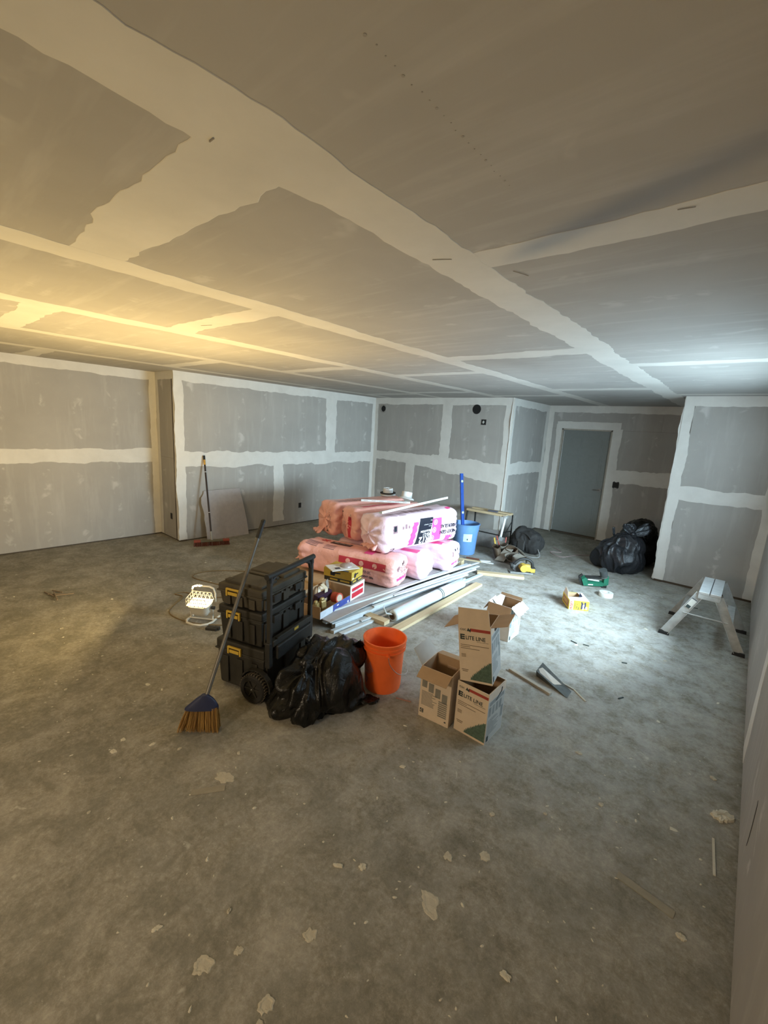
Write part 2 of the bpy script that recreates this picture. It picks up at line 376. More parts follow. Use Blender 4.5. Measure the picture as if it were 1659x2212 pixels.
# right wall with the opening whose sill carries the cool lamp
OY0, OY1, OZ0, OZ1 = 2.5, 5.7, .93, 1.75
def RU(y): return YD - y          # local u along -y
w5 = wall('wall_right', (XR, YD, 0), -pi / 2, [(0, G, RU(OY1), CE), (RU(OY1), G, RU(OY0), OZ0), (RU(OY1), OZ1, RU(OY0), CE), (RU(OY0), G, RU(.9), 1.22), (RU(OY0), 1.22, RU(.9), CE), (RU(.9), G, RU(YBK), 1.22), (RU(.9), 1.22, RU(YBK), CE)], holes=[(0, RU(OY0) + .1)])
# the plate behind the opening would close it: rebuilt without it
bm = bmesh.new()
mb = MB(); LR = YD - YBK
mb.box((LR / 2, .055, .02), (LR, .085, .04)); mb.box((LR / 2, .055, CE - .02), (LR, .085, .04))
mb.box((RU(OY1) / 2, .103, CE / 2), (RU(OY1), .01, CE)); mb.box(((RU(OY0) + LR) / 2, .103, CE / 2), (LR - RU(OY0), .01, CE))
mb.box(((RU(OY0) + RU(OY1)) / 2, .103, OZ0 / 2), (RU(OY0) - RU(OY1), .01, OZ0)); mb.box(((RU(OY0) + RU(OY1)) / 2, .103, (OZ1 + CE) / 2), (RU(OY0) - RU(OY1), .01, CE - OZ1))
mb.bm.to_mesh(w5.data); mb.bm.free(); bm.free()
strip(w5, (RU(2.9), 1.22), (RU(YBK), 1.22), .24, off=.0012); strip(w5, (.04, .02), (.04, .97), .09, off=.002); strip(w5, (0, CE - .05), (LR, CE - .05), .14, off=.0016)
strip(w5, (RU(.9), 1.25), (RU(.9), CE), .2, off=.0019); strip(w5, (RU(3.2), .02), (RU(3.2), 1.22), .2, off=.0019)
# slot cut low in the right wall
MB().prism([(0, .0), (.012, .05), (.016, .12), (.008, .2), (-.006, .22), (-.010, .12), (-.012, .04)], -.0012, .0004, Matrix.Translation((RU(2.18), -.0002, .20)) @ Matrix.Rotation(pi / 2, 4, 'X')).build('torn_slot', NAVY, w5)
MB().prism([(0, .0), (.012, .05), (.016, .12), (.008, .2), (-.006, .22)], .0, .0003, Matrix.Translation((RU(2.18) + .004, -.0022, .20)) @ Matrix.Rotation(pi / 2, 4, 'X')).build('torn_paper', DRY, w5)
# window opening lining (out of the picture, the cool lamp stands in it)
wn = MB(); T = .25; xm = XR + .006 + T / 2; ym = (OY0 + OY1) / 2; zm = (OZ0 + OZ1) / 2
wn.box((xm, ym, OZ0 - .01), (T, OY1 - OY0 + .04, .02)).box((xm, ym, OZ1 + .01), (T, OY1 - OY0 + .04, .02)).box((xm, OY0 - .01, zm), (T, .02, OZ1 - OZ0)).box((xm, OY1 + .01, zm), (T, .02, OZ1 - OZ0))
for q in (OY0 + .02, OY1 - .02): wn.box((XR + T + .012, q, zm), (.03, .04, OZ1 - OZ0))
for q in (OZ0 + .012, OZ1 - .012): wn.box((XR + T + .012, ym, q), (.03, OY1 - OY0, .024))
wo = tag(wn.build('window_1', WHITE), kind='structure')
for k in range(3): MB().box((XR + T + .02, OY0 + .04 + (k + .5) * (OY1 - OY0 - .08) / 3, zm), (.006, (OY1 - OY0 - .08) / 3 - .03, OZ1 - OZ0 - .04)).build('window_pane', mat('daylit_glass', (.8, .9, 1), .3, var=0, emit=((.60, .83, 1), 5)), wo)
MB().box((XR + T + .05, ym, zm), (.02, OY1 - OY0 + .04, OZ1 - OZ0 + .04)).build('window_backing', WHITE, wo)
# rear wall behind the photographer
wk = wall('wall_rear', (XR, YBK, 0), pi, [(0, G, 3.6, 1.22), (3.6, G, XR - XL1, 1.22), (0, 1.22, 2.4, CE), (2.4, 1.22, XR - XL1, CE)])
strip(wk, (0, 1.22), (XR - XL1, 1.22), .2)
# floor
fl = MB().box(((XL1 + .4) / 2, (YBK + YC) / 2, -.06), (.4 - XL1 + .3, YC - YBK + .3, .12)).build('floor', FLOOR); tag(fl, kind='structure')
# ceiling: local frame = world frame, boards as parts
ce = MB().box(((XL1 + .5) / 2, (YBK + YC) / 2, CE + .075), (.5 - XL1 + .3, YC - YBK + .3, .10)).build('ceiling', STUD); tag(ce, kind='structure')
seams = [XL1, -5.84, -4.62, -3.40, -2.20, -.965, .36]
cross = {0: [-2.6, 1.2, 4.9], 1: [-1.2, 2.45, 6.1], 2: [-3.0, .70, 3.33, 5.9], 3: [-1.2, 1.48, 4.02, 6.5], 4: [-1.9, .62, 3.26, 5.75], 5: [-1.1, 1.48, 4.02, 6.45]}
def cstrip(p0, p1, w0, w1=None, off=.0012, amp=None):
    w1 = w0 if w1 is None else w1; amp = amp or max(w0, w1) * .13
    a, b = Vector((*p0, 0)), Vector((*p1, 0)); L = (b - a).length; t = (b - a) / L; nrm = Vector((-t.y, t.x, 0)); n = max(6, int(L / .035))
    e1, e2 = wob(rnd, n + 1, amp), wob(rnd, n + 1, amp); mb = MB(); rows = []
    for i in range(n + 1):
        f = i / n; hw = (w0 * (1 - f) + w1 * f) / 2; c = a + (b - a) * f; q1 = c + nrm * (hw + e1[i]); q2 = c - nrm * (hw + e2[i])
        rows.append([mb.bm.verts.new((q.x, q.y, CE - z)) for q, z in ((q1, 0), (q1 * .98 + c * .02, off), (q2 * .98 + c * .02, off), (q2, 0))])
    for A, B in zip(rows, rows[1:]):
        for k in range(3): mb.bm.faces.new((A[k], A[k + 1], B[k + 1], B[k]))
    return mb.build('joint_compound', CMUD, ce)
for i in range(6):
    x0, x1 = seams[i], seams[i + 1]; ys = [YBK] + cross[i] + [YC]
    for y0, y1 in zip(ys, ys[1:]):
        MB().box(((x0 + x1) / 2, (y0 + y1) / 2, CE + .0065), (x1 - x0 - .002, y1 - y0 - .002, .0125)).build('ceiling_panel', CEIL, ce)
    for j, y in enumerate(cross[i]): cstrip((x0 + .02, y), (min(x1, XR) - .02, y + .02), .19 if i < 5 else .15, .24 if i == 4 else .17, off=.0008)
for x, wd_ in ((-5.84, .14), (-4.62, .15), (-3.40, .17), (-2.19, .17), (-.965, .20)): cstrip((x, YBK), (x, YC if x < XE - .1 else YD), wd_, off=.0012)
# small scuffs on the ceiling
for x, y, L, a in ((-.98, 1.39, .07, .5), (-.80, 1.66, .08, 1.2), (-.25, 1.44, .04, .2), (-1.04, .55, .02, 0), (-2.95, 1.50, .10, .3)):
    MB().box((x, y, CE - .0028), (L, .003, .001), rz3(a)).build('scratch', mat('scratch_brown', (.22, .19, .15), .9), ce)

sp_ = MB()
for k in range(22):
    f = k / 21; x = -.583 + rnd.uniform(-.003, .003); y = .57 + .52 * f; sp_.rod((x, y, CE - .0004), (x, y, CE), .0016 if k % 4 else .0032, seg=10)
sp_.build('scuff_row', mat('scuff_grey', (.31, .29, .26), .9), ce)['kind'] = 'stuff'
# ------------------------------------------------------------------ door and wall fittings
DOORM = mat('grey_green_door_paint', (.20, .215, .205), .55, var=.04)
JAMB = mat('door_jamb_wood', (.38, .34, .28), .7)
dr = root('door_1', (D0, YC, 0), 0, kind='structure'); DW = D1 - D0
b_ = MB(); b_.box((.012, .055, DZ / 2), (.024, .11, DZ)); b_.box((DW - .012, .055, DZ / 2), (.024, .11, DZ)); b_.box((DW / 2, .055, DZ - .012), (DW, .11, .024))
b_.build('door_frame', JAMB, dr)
MB().box((DW / 2, .04, .012), (DW - .05, .08, .024)).build('threshold', mat('bronze_sill', (.10, .09, .07), .5, .3), dr)
MB().box((DW / 2, .075, DZ / 2 + .012), (DW - .052, .04, DZ - .05), bev=.002).build('door_leaf', DOORM, dr)
for (a, c, z0, z1) in ((.13, .39, .20, .82), (DW - .39, DW - .13, .20, .82), (.13, .39, 1.0, 1.55), (DW - .39, DW - .13, 1.0, 1.55), (.13, .39, 1.66, 1.88), (DW - .39, DW - .13, 1.66, 1.88)):
    m_ = MB(); x, z, W, H = (a + c) / 2, (z0 + z1) / 2, c - a, z1 - z0
    m_.box((x, .054, z), (W, .006, H), bev=.0025); m_.box((x, .050, z), (W - .06, .008, H - .06), bev=.003); m_.build('door_panel', DOORM, dr)
k_ = MB(); k_.rod((DW - .09, .055, .93), (DW - .09, .035, .93), .032, seg=20); k_.rod((DW - .09, .04, .93), (DW - .09, .01, .93), .011); k_.rod((DW - .09, .012, .93), (DW - .19, .012, .93), .009)
k_.build('door_handle', mat('satin_nickel', (.25, .25, .24), .4, .9), dr, smooth=True)
for z in (.24, 1.02, 1.80): MB().rod((.026, .05, z - .045), (.026, .05, z + .045), .008).build('hinge', STEEL, dr)
MB().box((.029, .052, DZ / 2), (.005, .01, DZ - .08)).build('weather_strip', WHITE, dr)

def vent(loc, r, collar, label):
    t = root('vent_pipe', loc, 0, label, 'vent')
    MB().rod((0, -.0035, 0), (0, -.0005, 0), r, seg=32).build('opening', mat('dark_duct', (.010, .009, .008), .9), t)
    if collar:
        MB().lathe([(r, -.004), (r, -.012), (r + .022, -.010), (r + .026, -.001)], Matrix.Rotation(-pi / 2, 4, 'X').to_3x3().to_4x4() if 0 else Matrix(((1, 0, 0, 0), (0, 0, 1, 0), (0, -1, 0, 0), (0, 0, 0, 1))), 32).build('collar', mat('grey_collar', (.30, .28, .25), .6), t, smooth=True)
    return t
vent((-6.008, YA, 2.222), .062, True, 'round duct opening with a grey collar at the far left corner of the back wall')
vent((-3.841, YA, 2.243), .082, False, 'round dark duct hole without collar, on the right part of the back wall')
def ebox(name, loc, ang, w_, h_, label, wires=True, ears=False):
    t = root(name, loc, ang, label, 'electrical box')
    MB().box((0, -.0015, 0), (w_, .003, h_), bev=.0005).build('opening', mat('dark_box_inside', (.02, .018, .016), .8), t)
    f_ = MB()
    for sx in (-1, 1): f_.box((sx * w_ / 2, -.003, 0), (.005, .006, h_ + .005))
    for sz in (-1, 1): f_.box((0, -.003, sz * h_ / 2), (w_ + .005, .006, .005))
    if ears:
        for sx in (-1, 1):
            for sz in (-1, 1): f_.box((sx * w_ * .32, -.004, sz * (h_ / 2 + .006)), (.022, .006, .014))
    f_.build('rim', mat('black_box_rim', (.03, .03, .03), .5), t)
    if wires: MB().tube([(-.012, -.004, .02), (-.02, -.012, -.005), (0, -.016, -.02), (.014, -.012, .005), (.004, -.014, .022), (-.004, -.012, .0)], .006, 6).build('wire_bundle', mat('white_cable', (.62, .60, .56), .6), t)
    return t
ebox('junction_box', (-3.681, YA, 2.027), 0, .088, .088, 'square junction box with a pale wire bundle, below the right duct hole')
ebox('switch_box', (-1.826, YC, 1.066), 0, .10, .095, 'black two-gang switch box in the wall right of the door', False, True)
ebox('outlet_box', (XL2, 4.898, .335), pi / 2, .052, .088, 'black single outlet box low on the left wall near the pink insulation', False)
ebox('outlet_box', (-6.49, YR, .345), 0, .05, .085, 'small brown-shadowed outlet box on the narrow wall return at left', False)

# ------------------------------------------------------------------ pink insulation bales
def bale(label, c, yaw, L, W, H, seed, pinch=(0, 0), m=None, roll=0, wr=.016, name='insulation_bale'):
    rn = random.Random(seed); t = root(name, c, yaw, label, 'insulation', 'pink insulation bales in the pile')
    mb = MB(); nu, nv = 48, 64; rings = []; ex = 4.6
    for i in range(nu + 1):
        f = -1 + 2 * i / nu; s = 1
        e = 1 if f > 0 else 0; a = abs(f); dx = 0
        if a > .86: q = (a - .86) / .14; s = (1 - q ** 2.6 * (.34 if pinch[e] else .13))
        x = f * L / 2; ring = []
        for k in range(nv):
            th = 2 * pi * k / nv; cy, cz = cos(th), sin(th); rr = min((abs(cy) ** ex + abs(cz) ** ex) ** (-1 / ex), 1.30)
            y, z = cy * rr * W / 2 * s, cz * rr * H / 2 * s
            p = Vector((x * 3.1 + seed, y * 5, z * 5)); nn = noise.noise(p) * .6 + (1 - abs(noise.noise(p * 2.3)) * 2) * .25
            cr = (1 - abs(noise.noise(Vector((x * 7 + seed, cy * 5, cz * 5)))) * 2.4)
            amp = wr * (1 + 2.2 * max(0, a - .72) / .28 * (1.6 if pinch[e] else 1))
            y += cy * amp * (nn + .5 * cr * (a > .6)); z += cz * amp * nn * (.5 if a < .7 else 1.2)
            z = max(z, -H / 2); ring.append((x + (noise.noise(Vector((th * 2, seed, f))) * .012 if a > .9 else 0), y, z))
        rings.append([mb.bm.verts.new(q) for q in ring])
    for A, B in zip(rings, rings[1:]):
        for k in range(nv): mb.bm.faces.new((A[k], A[(k + 1) % nv], B[(k + 1) % nv], B[k]))
    for e, R0, sg in ((0, rings[0], -1), (1, rings[-1], 1)):
        prev = R0; N_ = 7
        for j in range(1, N_ + 1):
            q = 1 - j / N_; cur = []
            for k, v in enumerate(R0):
                th = 2 * pi * k / nv
                if pinch[e]: dx = sg * (.035 * (1 - q) + .022 * sin(th * 7 + seed) * q * (1 - q) * 4 + .02 * noise.noise(Vector((q * 4, th * 3, seed))))
                else: dx = sg * (.018 * (1 - q * q) + .022 * (1 - abs(noise.noise(Vector((v.co.y * 9, v.co.z * 9 * q, seed)))) * 2.2) * (1 - q * .4) * .8)
                cur.append(mb.bm.verts.new((v.co.x + dx, v.co.y * max(q, .02), v.co.z * max(q, .02))))
            for k in range(nv): mb.bm.faces.new((prev[k], prev[(k + 1) % nv], cur[(k + 1) % nv], cur[k]))
            prev = cur
        mb.bm.faces.new(prev)
    if roll: bmesh.ops.rotate(mb.bm, verts=mb.bm.verts, matrix=Matrix.Rotation(roll, 3, 'X'))
    body = mb.build('wrapper', m or PINK, t, smooth='all')
    t['_'] = 0; del t['_']
    bv = BVHTree.FromPolygons([v.co.copy() for v in body.data.vertices], [tuple(p.vertices) for p in body.data.polygons])
    return t, bv
def onto(bv, p, d):
    h = bv.ray_cast(Vector(p) - Vector(d) * .6, Vector(d)); return h[0]
def decal(t, bv, name, m, o0, xd, yd, poly_w, poly_h, lift=.0025, shape=None, nx=14, ny=10, skew=0):
    """print lying on the film: grid dropped onto the bale along n = -(xd x yd)"""
    o0, xd, yd = Vector(o0), Vector(xd).normalized(), Vector(yd).normalized(); d = -xd.cross(yd); mb = MB(); g = {}
    for i in range(nx + 1):
        for j in range(ny + 1):
            a, b = i / nx, j / ny; px = a * poly_w + skew * b; py = b * poly_h
            if shape: px, py = shape(a, b, poly_w, poly_h)
            h = onto(bv, o0 + xd * px + yd * py, d)
            if h is not None: g[i, j] = mb.bm.verts.new(h - d * lift)
    for i in range(nx):
        for j in range(ny):
            k = [(i, j), (i + 1, j), (i + 1, j + 1), (i, j + 1)]
            if all(q in g for q in k): mb.bm.faces.new([g[q] for q in k])
    return mb.build(name, m, t, smooth='all', fix=False)
def wrap_text(t, bv, s, size, m, o0, xd, yd, lift=.005, bold=.0, sx=1, name='printed_words'):
    me = text_mesh(s, size, bold); bm = bmesh.new(); bm.from_mesh(me); bmesh.ops.triangulate(bm, faces=bm.faces)
    bmesh.ops.subdivide_edges(bm, edges=[e for e in bm.edges if e.calc_length() > .03], cuts=1)
    o0, xd, yd = Vector(o0), Vector(xd).normalized(), Vector(yd).normalized(); d = -xd.cross(yd); bad = []
    for v in bm.verts:
        h = onto(bv, o0 + xd * v.co.x * sx + yd * v.co.y, d)
        if h is None: bad.append(v)
        else: v.co = h - d * lift
    bmesh.ops.delete(bm, geom=bad, context='VERTS'); bm.to_mesh(me); bm.free(); me.materials.append(m)
    o = bpy.data.objects.new(name, me); C.objects.link(o); o.parent = t; return o
PZ = .118     # height of the sheets the pile rests on
def tail(t, p, d, m, w_=.16, l_=.13, z=.10):
    """flattened twisted end of film"""
    p, d = Vector(p), Vector(d).normalized(); sd = Vector((-d.y, d.x, 0)); mb = MB(); g = []
    for i in range(7):
        a = i / 6; row = []
        for j in range(9):
            b = -1 + j / 4; row.append(mb.bm.verts.new(p + d * l_ * a + sd * b * w_ / 2 * (.6 + .6 * a) + Vector((0, 0, -z * a * .8 + .018 * sin(j * 2.4 + i)))))
        g.append(row)
    for A, B in zip(g, g[1:]):
        for k in range(8): mb.bm.faces.new((A[k], A[k + 1], B[k + 1], B[k]))
    o = mb.build('film_tail', m, t, smooth='all'); md = o.modifiers.new('s', 'SOLIDIFY'); md.thickness = .004; return o
X, Y, Z_ = Vector((1, 0, 0)), Vector((0, 1, 0)), Vector((0, 0, 1))
# bottom row, long axes across the room
t1, bv = bale('pink insulation bale in the bottom row, nearest the carton of supplies, long side showing', (-3.375, 3.43, PZ + .165), radians(15), 1.25, .40, .33, 1)
decal(t1, bv, 'red_band', REDP, (-.06, -.3, .02), X, Z_, .60, .085)
for k in range(3): decal(t1, bv, 'round_symbol', PINK, (.06 + k * .17, -.3, .062), X, Z_, .05, .05, .004, lambda a, b, w_, h_: ((a * .5 + .0) * .06 * cos(b * 2 * pi), (a * .5) * .06 * sin(b * 2 * pi)), 3, 16)
wrap_text(t1, bv, 'PINK', .05, GPRT, (.25, -.3, -.04), X, Z_, bold=.001); wrap_text(t1, bv, 'NEXT GEN', .030, NAVY, (.25, -.3, -.085), X, Z_, bold=.001); wrap_text(t1, bv, 'PINK', .03, REDP, (.25, -.3, -.125), X, Z_)
decal(t1, bv, 'dark_label', NAVY, (-.30, -.02, .3), X, Y, .28, .085, .003); wrap_text(t1, bv, 'PINK NEXT GEN', .030, WPRT, (-.04, .04, .3), -X, -Y, .006, bold=.001)
for k in range(6): decal(t1, bv, 'fine_print', GPRT, (-.55, -.17 + k * .020, .3), X, Y, .20 if k > 2 else .16, .009, nx=6, ny=1)
for k in range(5): decal(t1, bv, 'fine_print', GPRT, (-.30, -.17 + k * .020, .3), X, Y, .15, .008, nx=6, ny=1)
decal(t1, bv, 'red_maple_print', REDP, (-.47, .0, .3), X, Y, .16, .09, .003, lambda a, b, w_, h_: (w_ * (.5 + (.30 + .20 * cos(b * 2 * pi * 6)) * a * cos(b * 2 * pi)), h_ * (.5 + (.35 + .2 * cos(b * 2 * pi * 6)) * a * sin(b * 2 * pi))), 4, 48)
wrap_text(t1, bv, 'ROSE', .075, MAG, (.34, .13, .3), -Y, X, bold=.002); wrap_text(t1, bv, 'NEXT GEN', .045, NAVY, (.43, .17, .3), -Y, X, bold=.001)
decal(t1, bv, 'magenta_patch', MAG, (.22, -.13, .3), X, Y, .11, .16, .003)
# end prints facing the cool light
def end_prints(t, bv, L):
    d = Vector((0, 1, 0)); o = L / 2 + .2
    decal(t, bv, 'bar_code', GPRT, (o, -.12, .02), Y, Z_, .035, .06, nx=4, ny=4); decal(t, bv, 'magenta_band', MAG, (o, -.13, -.085), Y, Z_, .24, .030, nx=10, ny=2)
    for k in range(4): decal(t, bv, 'fine_print', GPRT, (o, -.05, .0 + k * .017), Y, Z_, .13, .006, nx=5, ny=1)
    decal(t, bv, 'symbol', NAVY, (o, -.03, .075), Y, Z_, .018, .03, nx=2, ny=2); decal(t, bv, 'symbol', NAVY, (o, .03, .075), Y, Z_, .026, .035, nx=2, ny=2)
    wrap_text(t, bv, 'R12', .04, NAVY, (o, .10, .0), Y, Z_, bold=.001)
end_prints(t1, bv, 1.25); tail(t1, (-.60, 0, .02), (-1, -.1, 0), PINK, .20, .13, .12)
t2, bv = bale('pale pink insulation bale in the bottom row with a crumpled gathered end, between two others', (-3.30, 3.915, PZ + .155), radians(12), 1.20, .37, .31, 2, (0, 1), PINKL, wr=.016)
decal(t2, bv, 'magenta_patch', MAG, (.28, -.12, .3), X, Y, .22, .10)
t3, bv = bale('pale pink insulation bale in the bottom row, farthest, by the blue bin', (-3.30, 4.44, PZ + .165), radians(12), 1.25, .40, .33, 3, (0, 0), PINKL)
decal(t3, bv, 'magenta_patch', MAG, (.30, -.15, .3), X, Y, .20, .11); wrap_text(t3, bv, 'ROSE', .06, MAG, (.50, .15, .3), -Y, X, bold=.001); end_prints(t3, bv, 1.25)
# top row, long axes along the room; local +x runs away from the camera, local -y faces the right wall
TZ = PZ + .343
t4, bv = bale('pale pink bale on top at the right with a black and magenta R12 label', (-3.045, 4.09, TZ + .205), radians(84), 1.30, .41, .41, 4, (1, 0), PINKL, wr=.013)
n_ = Vector((0, -1, 0))
# label side: seen from -y local; upside-down print reads with xd=-x, yd=-z
def side(t, bv, name, m, x, z, w_, h_, lift=.003, **k): return decal(t, bv, name, m, (x, -.5, z), X, Z_, w_, h_, lift, **k)
side(t4, bv, 'magenta_field', MAG, .16, -.155, .17, .28)
side(t4, bv, 'black_label', NAVY, -.06, -.165, .23, .31, .0045, shape=lambda a, b, w_, h_: (w_ * a - .07 * (1 - b) * (1) + .03 * sin(a * pi), h_ * b))
side(t4, bv, 'magenta_edge', MAG, -.17, -.16, .08, .27, .003, shape=lambda a, b, w_, h_: (w_ * a - .08 * (1 - b) + .012 * sin(b * 22), h_ * b))
for k, (xx, zz) in enumerate(((.215, .075), (.20, -.02), (.17, -.12))):
    side(t4, bv, 'round_symbol', PINKL, xx, zz, .03, .03, .0055, shape=lambda a, b, w_, h_: ((.026 + a * .008) * cos(b * 2 * pi), (.026 + a * .008) * sin(b * 2 * pi)), nx=2, ny=20)
    side(t4, bv, 'round_symbol', PINKL, xx, zz, .03, .03, .0055, shape=lambda a, b, w_, h_: (a * .012 * cos(b * 2 * pi), a * .016 * sin(b * 2 * pi)), nx=3, ny=12)
def up(t, bv, s, size, m, x, z, **k): return wrap_text(t, bv, s, size, m, (x, -.5, z), -X, -Z_, **k)
up(t4, bv, 'R12', .112, WPRT, .105, -.080, bold=.003, lift=.0075); up(t4, bv, 'RSI-2.1', .050, WPRT, .125, -.040, bold=.001, lift=.0075); up(t4, bv, 'INSULATION', .036, WPRT, .155, -.002, bold=.001, lift=.0075)
up(t4, bv, 'Insulation', .016, WPRT, .15, .045, lift=.0075); up(t4, bv, 'ISOLANT  THERMIQUE', .015, WPRT, .155, .07, lift=.0075); up(t4, bv, 'Batts', .018, WPRT, .15, .115, lift=.0075)
up(t4, bv, 'FIBERGLAS', .060, NAVY, .60, .03, bold=.002); up(t4, bv, 'NEXT GEN', .060, NAVY, .60, .085 - .13, bold=.002); up(t4, bv, 'PINK', .062, MAG, .55, -.115, bold=.002)
side(t4, bv, 'magenta_patch', MAG, .42, -.19, .10, .07)
for i in range(5):
    decal(t4, bv, 'grey_panel', GPRT, (-.22 + i * .105, -.10, .5), X, Y, .080, .085, .003, nx=4, ny=4)
for i in range(2):
    for k in range(5): decal(t4, bv, 'fine_print', GPRT, (-.50 + i * .14, -.15 + k * .02, .5), X, Y, .11, .008, .003, nx=4, ny=1)
decal(t4, bv, 'magenta_patch', MAG, (.50, -.14, .5), X, Y, .07, .05, .003)
side(t4, bv, 'bar_code', NAVY, -.50, .04, .045, .06, .003, nx=4, ny=4); side(t4, bv, 'bar_code_frame', GPRT, -.515, .02, .075, .09, .0018, nx=4, ny=4)
for k in range(3): side(t4, bv, 'symbol', GPRT, -.36 + k * .05, .05, .03, .035 + .02 * (k == 1), .003, nx=3, ny=3)
up(t4, bv, 'R12', .06, NAVY, -.45, -.15, bold=.001)
tail(t4, (-.60, -.04, -.10), (-1, .15, 0), PINK, .24, .12, .06)
t5, bv = bale('narrow pink insulation bale in the middle of the top layer, standing on edge', (-3.52, 4.16, TZ + .20), radians(82), 1.18, .28, .40, 5)
decal(t5, bv, 'crimson_field', REDP, (-.35, -.5, -.05), X, Z_, .42, .16); wrap_text(t5, bv, 'PI', .10, MAG, (-.42, -.5, -.07), X, Z_, bold=.002); wrap_text(t5, bv, 'NEXT', .055, NAVY, (-.42, -.5, -.135), X, Z_, bold=.002); wrap_text(t5, bv, 'FIBER', .05, NAVY, (-.42, -.5, -.19), X, Z_, bold=.002)
decal(t5, bv, 'crimson_band', REDP, (-.42, -.06, .5), X, Y, .62, .06, .003)
for k in range(3): decal(t5, bv, 'round_symbol', PINK, (-.30 + .18 * k, -.03, .5), X, Y, .03, .03, .005, lambda a, b, w_, h_: ((.017 + a * .006) * cos(b * 2 * pi), (.017 + a * .006) * sin(b * 2 * pi)), 2, 16)
E_ = -.8
def endp(t, bv, name, m, y, z, w_, h_, **k): return decal(t, bv, name, m, (E_, y, z), -Y, Z_, w_, h_, **k)
endp(t5, bv, 'crimson_band', REDP, -.02, -.16, .055, .26); wrap_text(t5, bv, 'R12', .045, NAVY, (E_, .09, .08), Z_, Y, bold=.001)
for k in range(4): endp(t5, bv, 'fine_print', GPRT, .10 - k * .022, -.15, .007, .18, nx=1, ny=6)
wrap_text(t5, bv, 'ROSE', .03, NAVY, (E_, -.07, .06), Z_, Y)
t6, bv = bale('pink insulation bale at the back left of the top layer with a gathered lower flap', (-3.92, 4.18, TZ + .205), radians(82), 1.22, .38, .41, 6, (0, 0), wr=.018)
wrap_text(t6, bv, 'R12', .05, NAVY, (E_, -.06, -.17), Z_, Y, bold=.001)
for k in range(3): endp(t6, bv, 'fine_print', GPRT, -.06 - k * .025, -.12, .007, .16 + .05 * (k == 1), nx=1, ny=6)
for i in range(7):
    for k in range(3): decal(t6, bv, 'fine_print', GPRT, (-.50 + i * .08, -.10 + k * .04, .5), X, Y, .06, .016, .003, nx=3, ny=1)
tail(t6, (-.58, .06, -.12), (-1, .35, 0), PINK, .22, .14, .08)

# ------------------------------------------------------------------ sheets and lumber under the pile
def slab(name, label, cat, c, sz, a, m, group=None, bev=0):
    o = MB().box((0, 0, sz[2] / 2), sz, bev=bev).build(name, m); o.location = c; o.rotation_euler = (0, 0, a); return tag(o, label, cat, group)
slab('plywood_sheet', 'tan plywood sheet lying under the pink bales, lower of the two', 'plywood', (-3.62, 3.98, .064), (1.30, 2.45, .018), radians(4), PLY)
slab('plywood_sheet', 'tan plywood offcut on top of the bigger sheet, left edge of the pile', 'plywood', (-3.80, 3.72, .083), (.80, 1.65, .016), radians(7), PLY)
slab('hardboard_sheet', 'grey-pink hardboard sheet under the carton of supplies and the bales', 'board', (-3.02, 3.66, .099), (.62, 2.55, .008), radians(4.5), GREYB)
for y, nm in ((2.62, 'nearest'), (3.9, 'middle'), (5.0, 'farthest')):
    slab('lumber_runner', 'pine runner under the plywood sheets, the %s of three' % nm, 'lumber', (-3.55, y + .1, 0), (1.35, .085, .063), radians(4), WOODX, 'runners under the plywood sheets')
TR = [  # (x at near end, y near, x far, y far, width, z, thickness)
    (-2.80, 2.40, -2.66, 4.92, .07, .107, .008), (-2.72, 2.44, -2.60, 4.98, .055, .050, .012), (-2.66, 2.46, -2.57, 4.72, .06, .063, .010), (-2.60, 2.43, -2.53, 4.60, .05, .0, .024),
    (-2.70, 3.05, -2.58, 5.05, .04, .074, .010), (-2.63, 3.0, -2.50, 4.62, .035, .0735, .012), (-2.66, 3.35, -2.52, 4.85, .035, .086, .010), (-2.70, 2.9, -2.62, 4.4, .03, .085, .012), (-2.525, 2.46, -2.475, 4.95, .045, .0, .020),
    (-2.66, 2.50, -2.62, 4.70, .05, .0, .048), (-2.555, 2.75, -2.49, 4.2, .03, .0245, .012), (-2.74, 3.6, -2.62, 5.12, .03, .098, .010)]
desc = ['topmost and widest, beside the hardboard sheet', 'long, second from the left edge', 'long, ending short of the others', 'thick, lying on the floor inside the outermost', 'short, on the far half of the stack', 'narrow, near the clear roll', 'short narrow, near the far end', 'narrow, crossing over the middle', 'outermost, next to the clear plastic roll', 'thickest, at the bottom of the stack', 'thin short, beside the roll mouth', 'thin, at the far left by the bales']
for i, (xa, ya, xb, yb, W_, z, th) in enumerate(TR):
    a = math.atan2(yb - ya, xb - xa) - pi / 2; L_ = math.hypot(xb - xa, yb - ya)
    p = MB(); p.box((0, 0, th / 2), (W_, L_, th), bev=.0015)
    if i % 3 == 0: p.box((W_ * .35, 0, th + .003), (W_ * .25, L_, .006))
    o = p.build('trim_board', mat('primed_trim', (.60, .64, .66), .5, var=.06)); o.location = ((xa + xb) / 2, (ya + yb) / 2, z); o.rotation_euler = (0, 0, a); tag(o, 'white trim board in the stack along the pink bales: ' + desc[i], 'trim board', 'white trim boards stacked beside the bales')
slab('wood_block', 'short pine block poking out from under the trim boards, near the orange bucket', 'wood block', (-2.50, 2.92, 0), (.24, .085, .038), radians(4), WOODX, bev=.002)
slab('pine_board', 'long pale pine board lying on the floor behind the orange bucket', 'board', (-2.26, 3.42, 0), (.088, 2.34, .030), radians(2.6), WOOD, bev=.002)
slab('pine_board', 'short pale pine board on the floor, leading to the yellow saw', 'board', (-2.29, 5.12, 0), (.60, .085, .036), radians(31), WOODX, bev=.002)
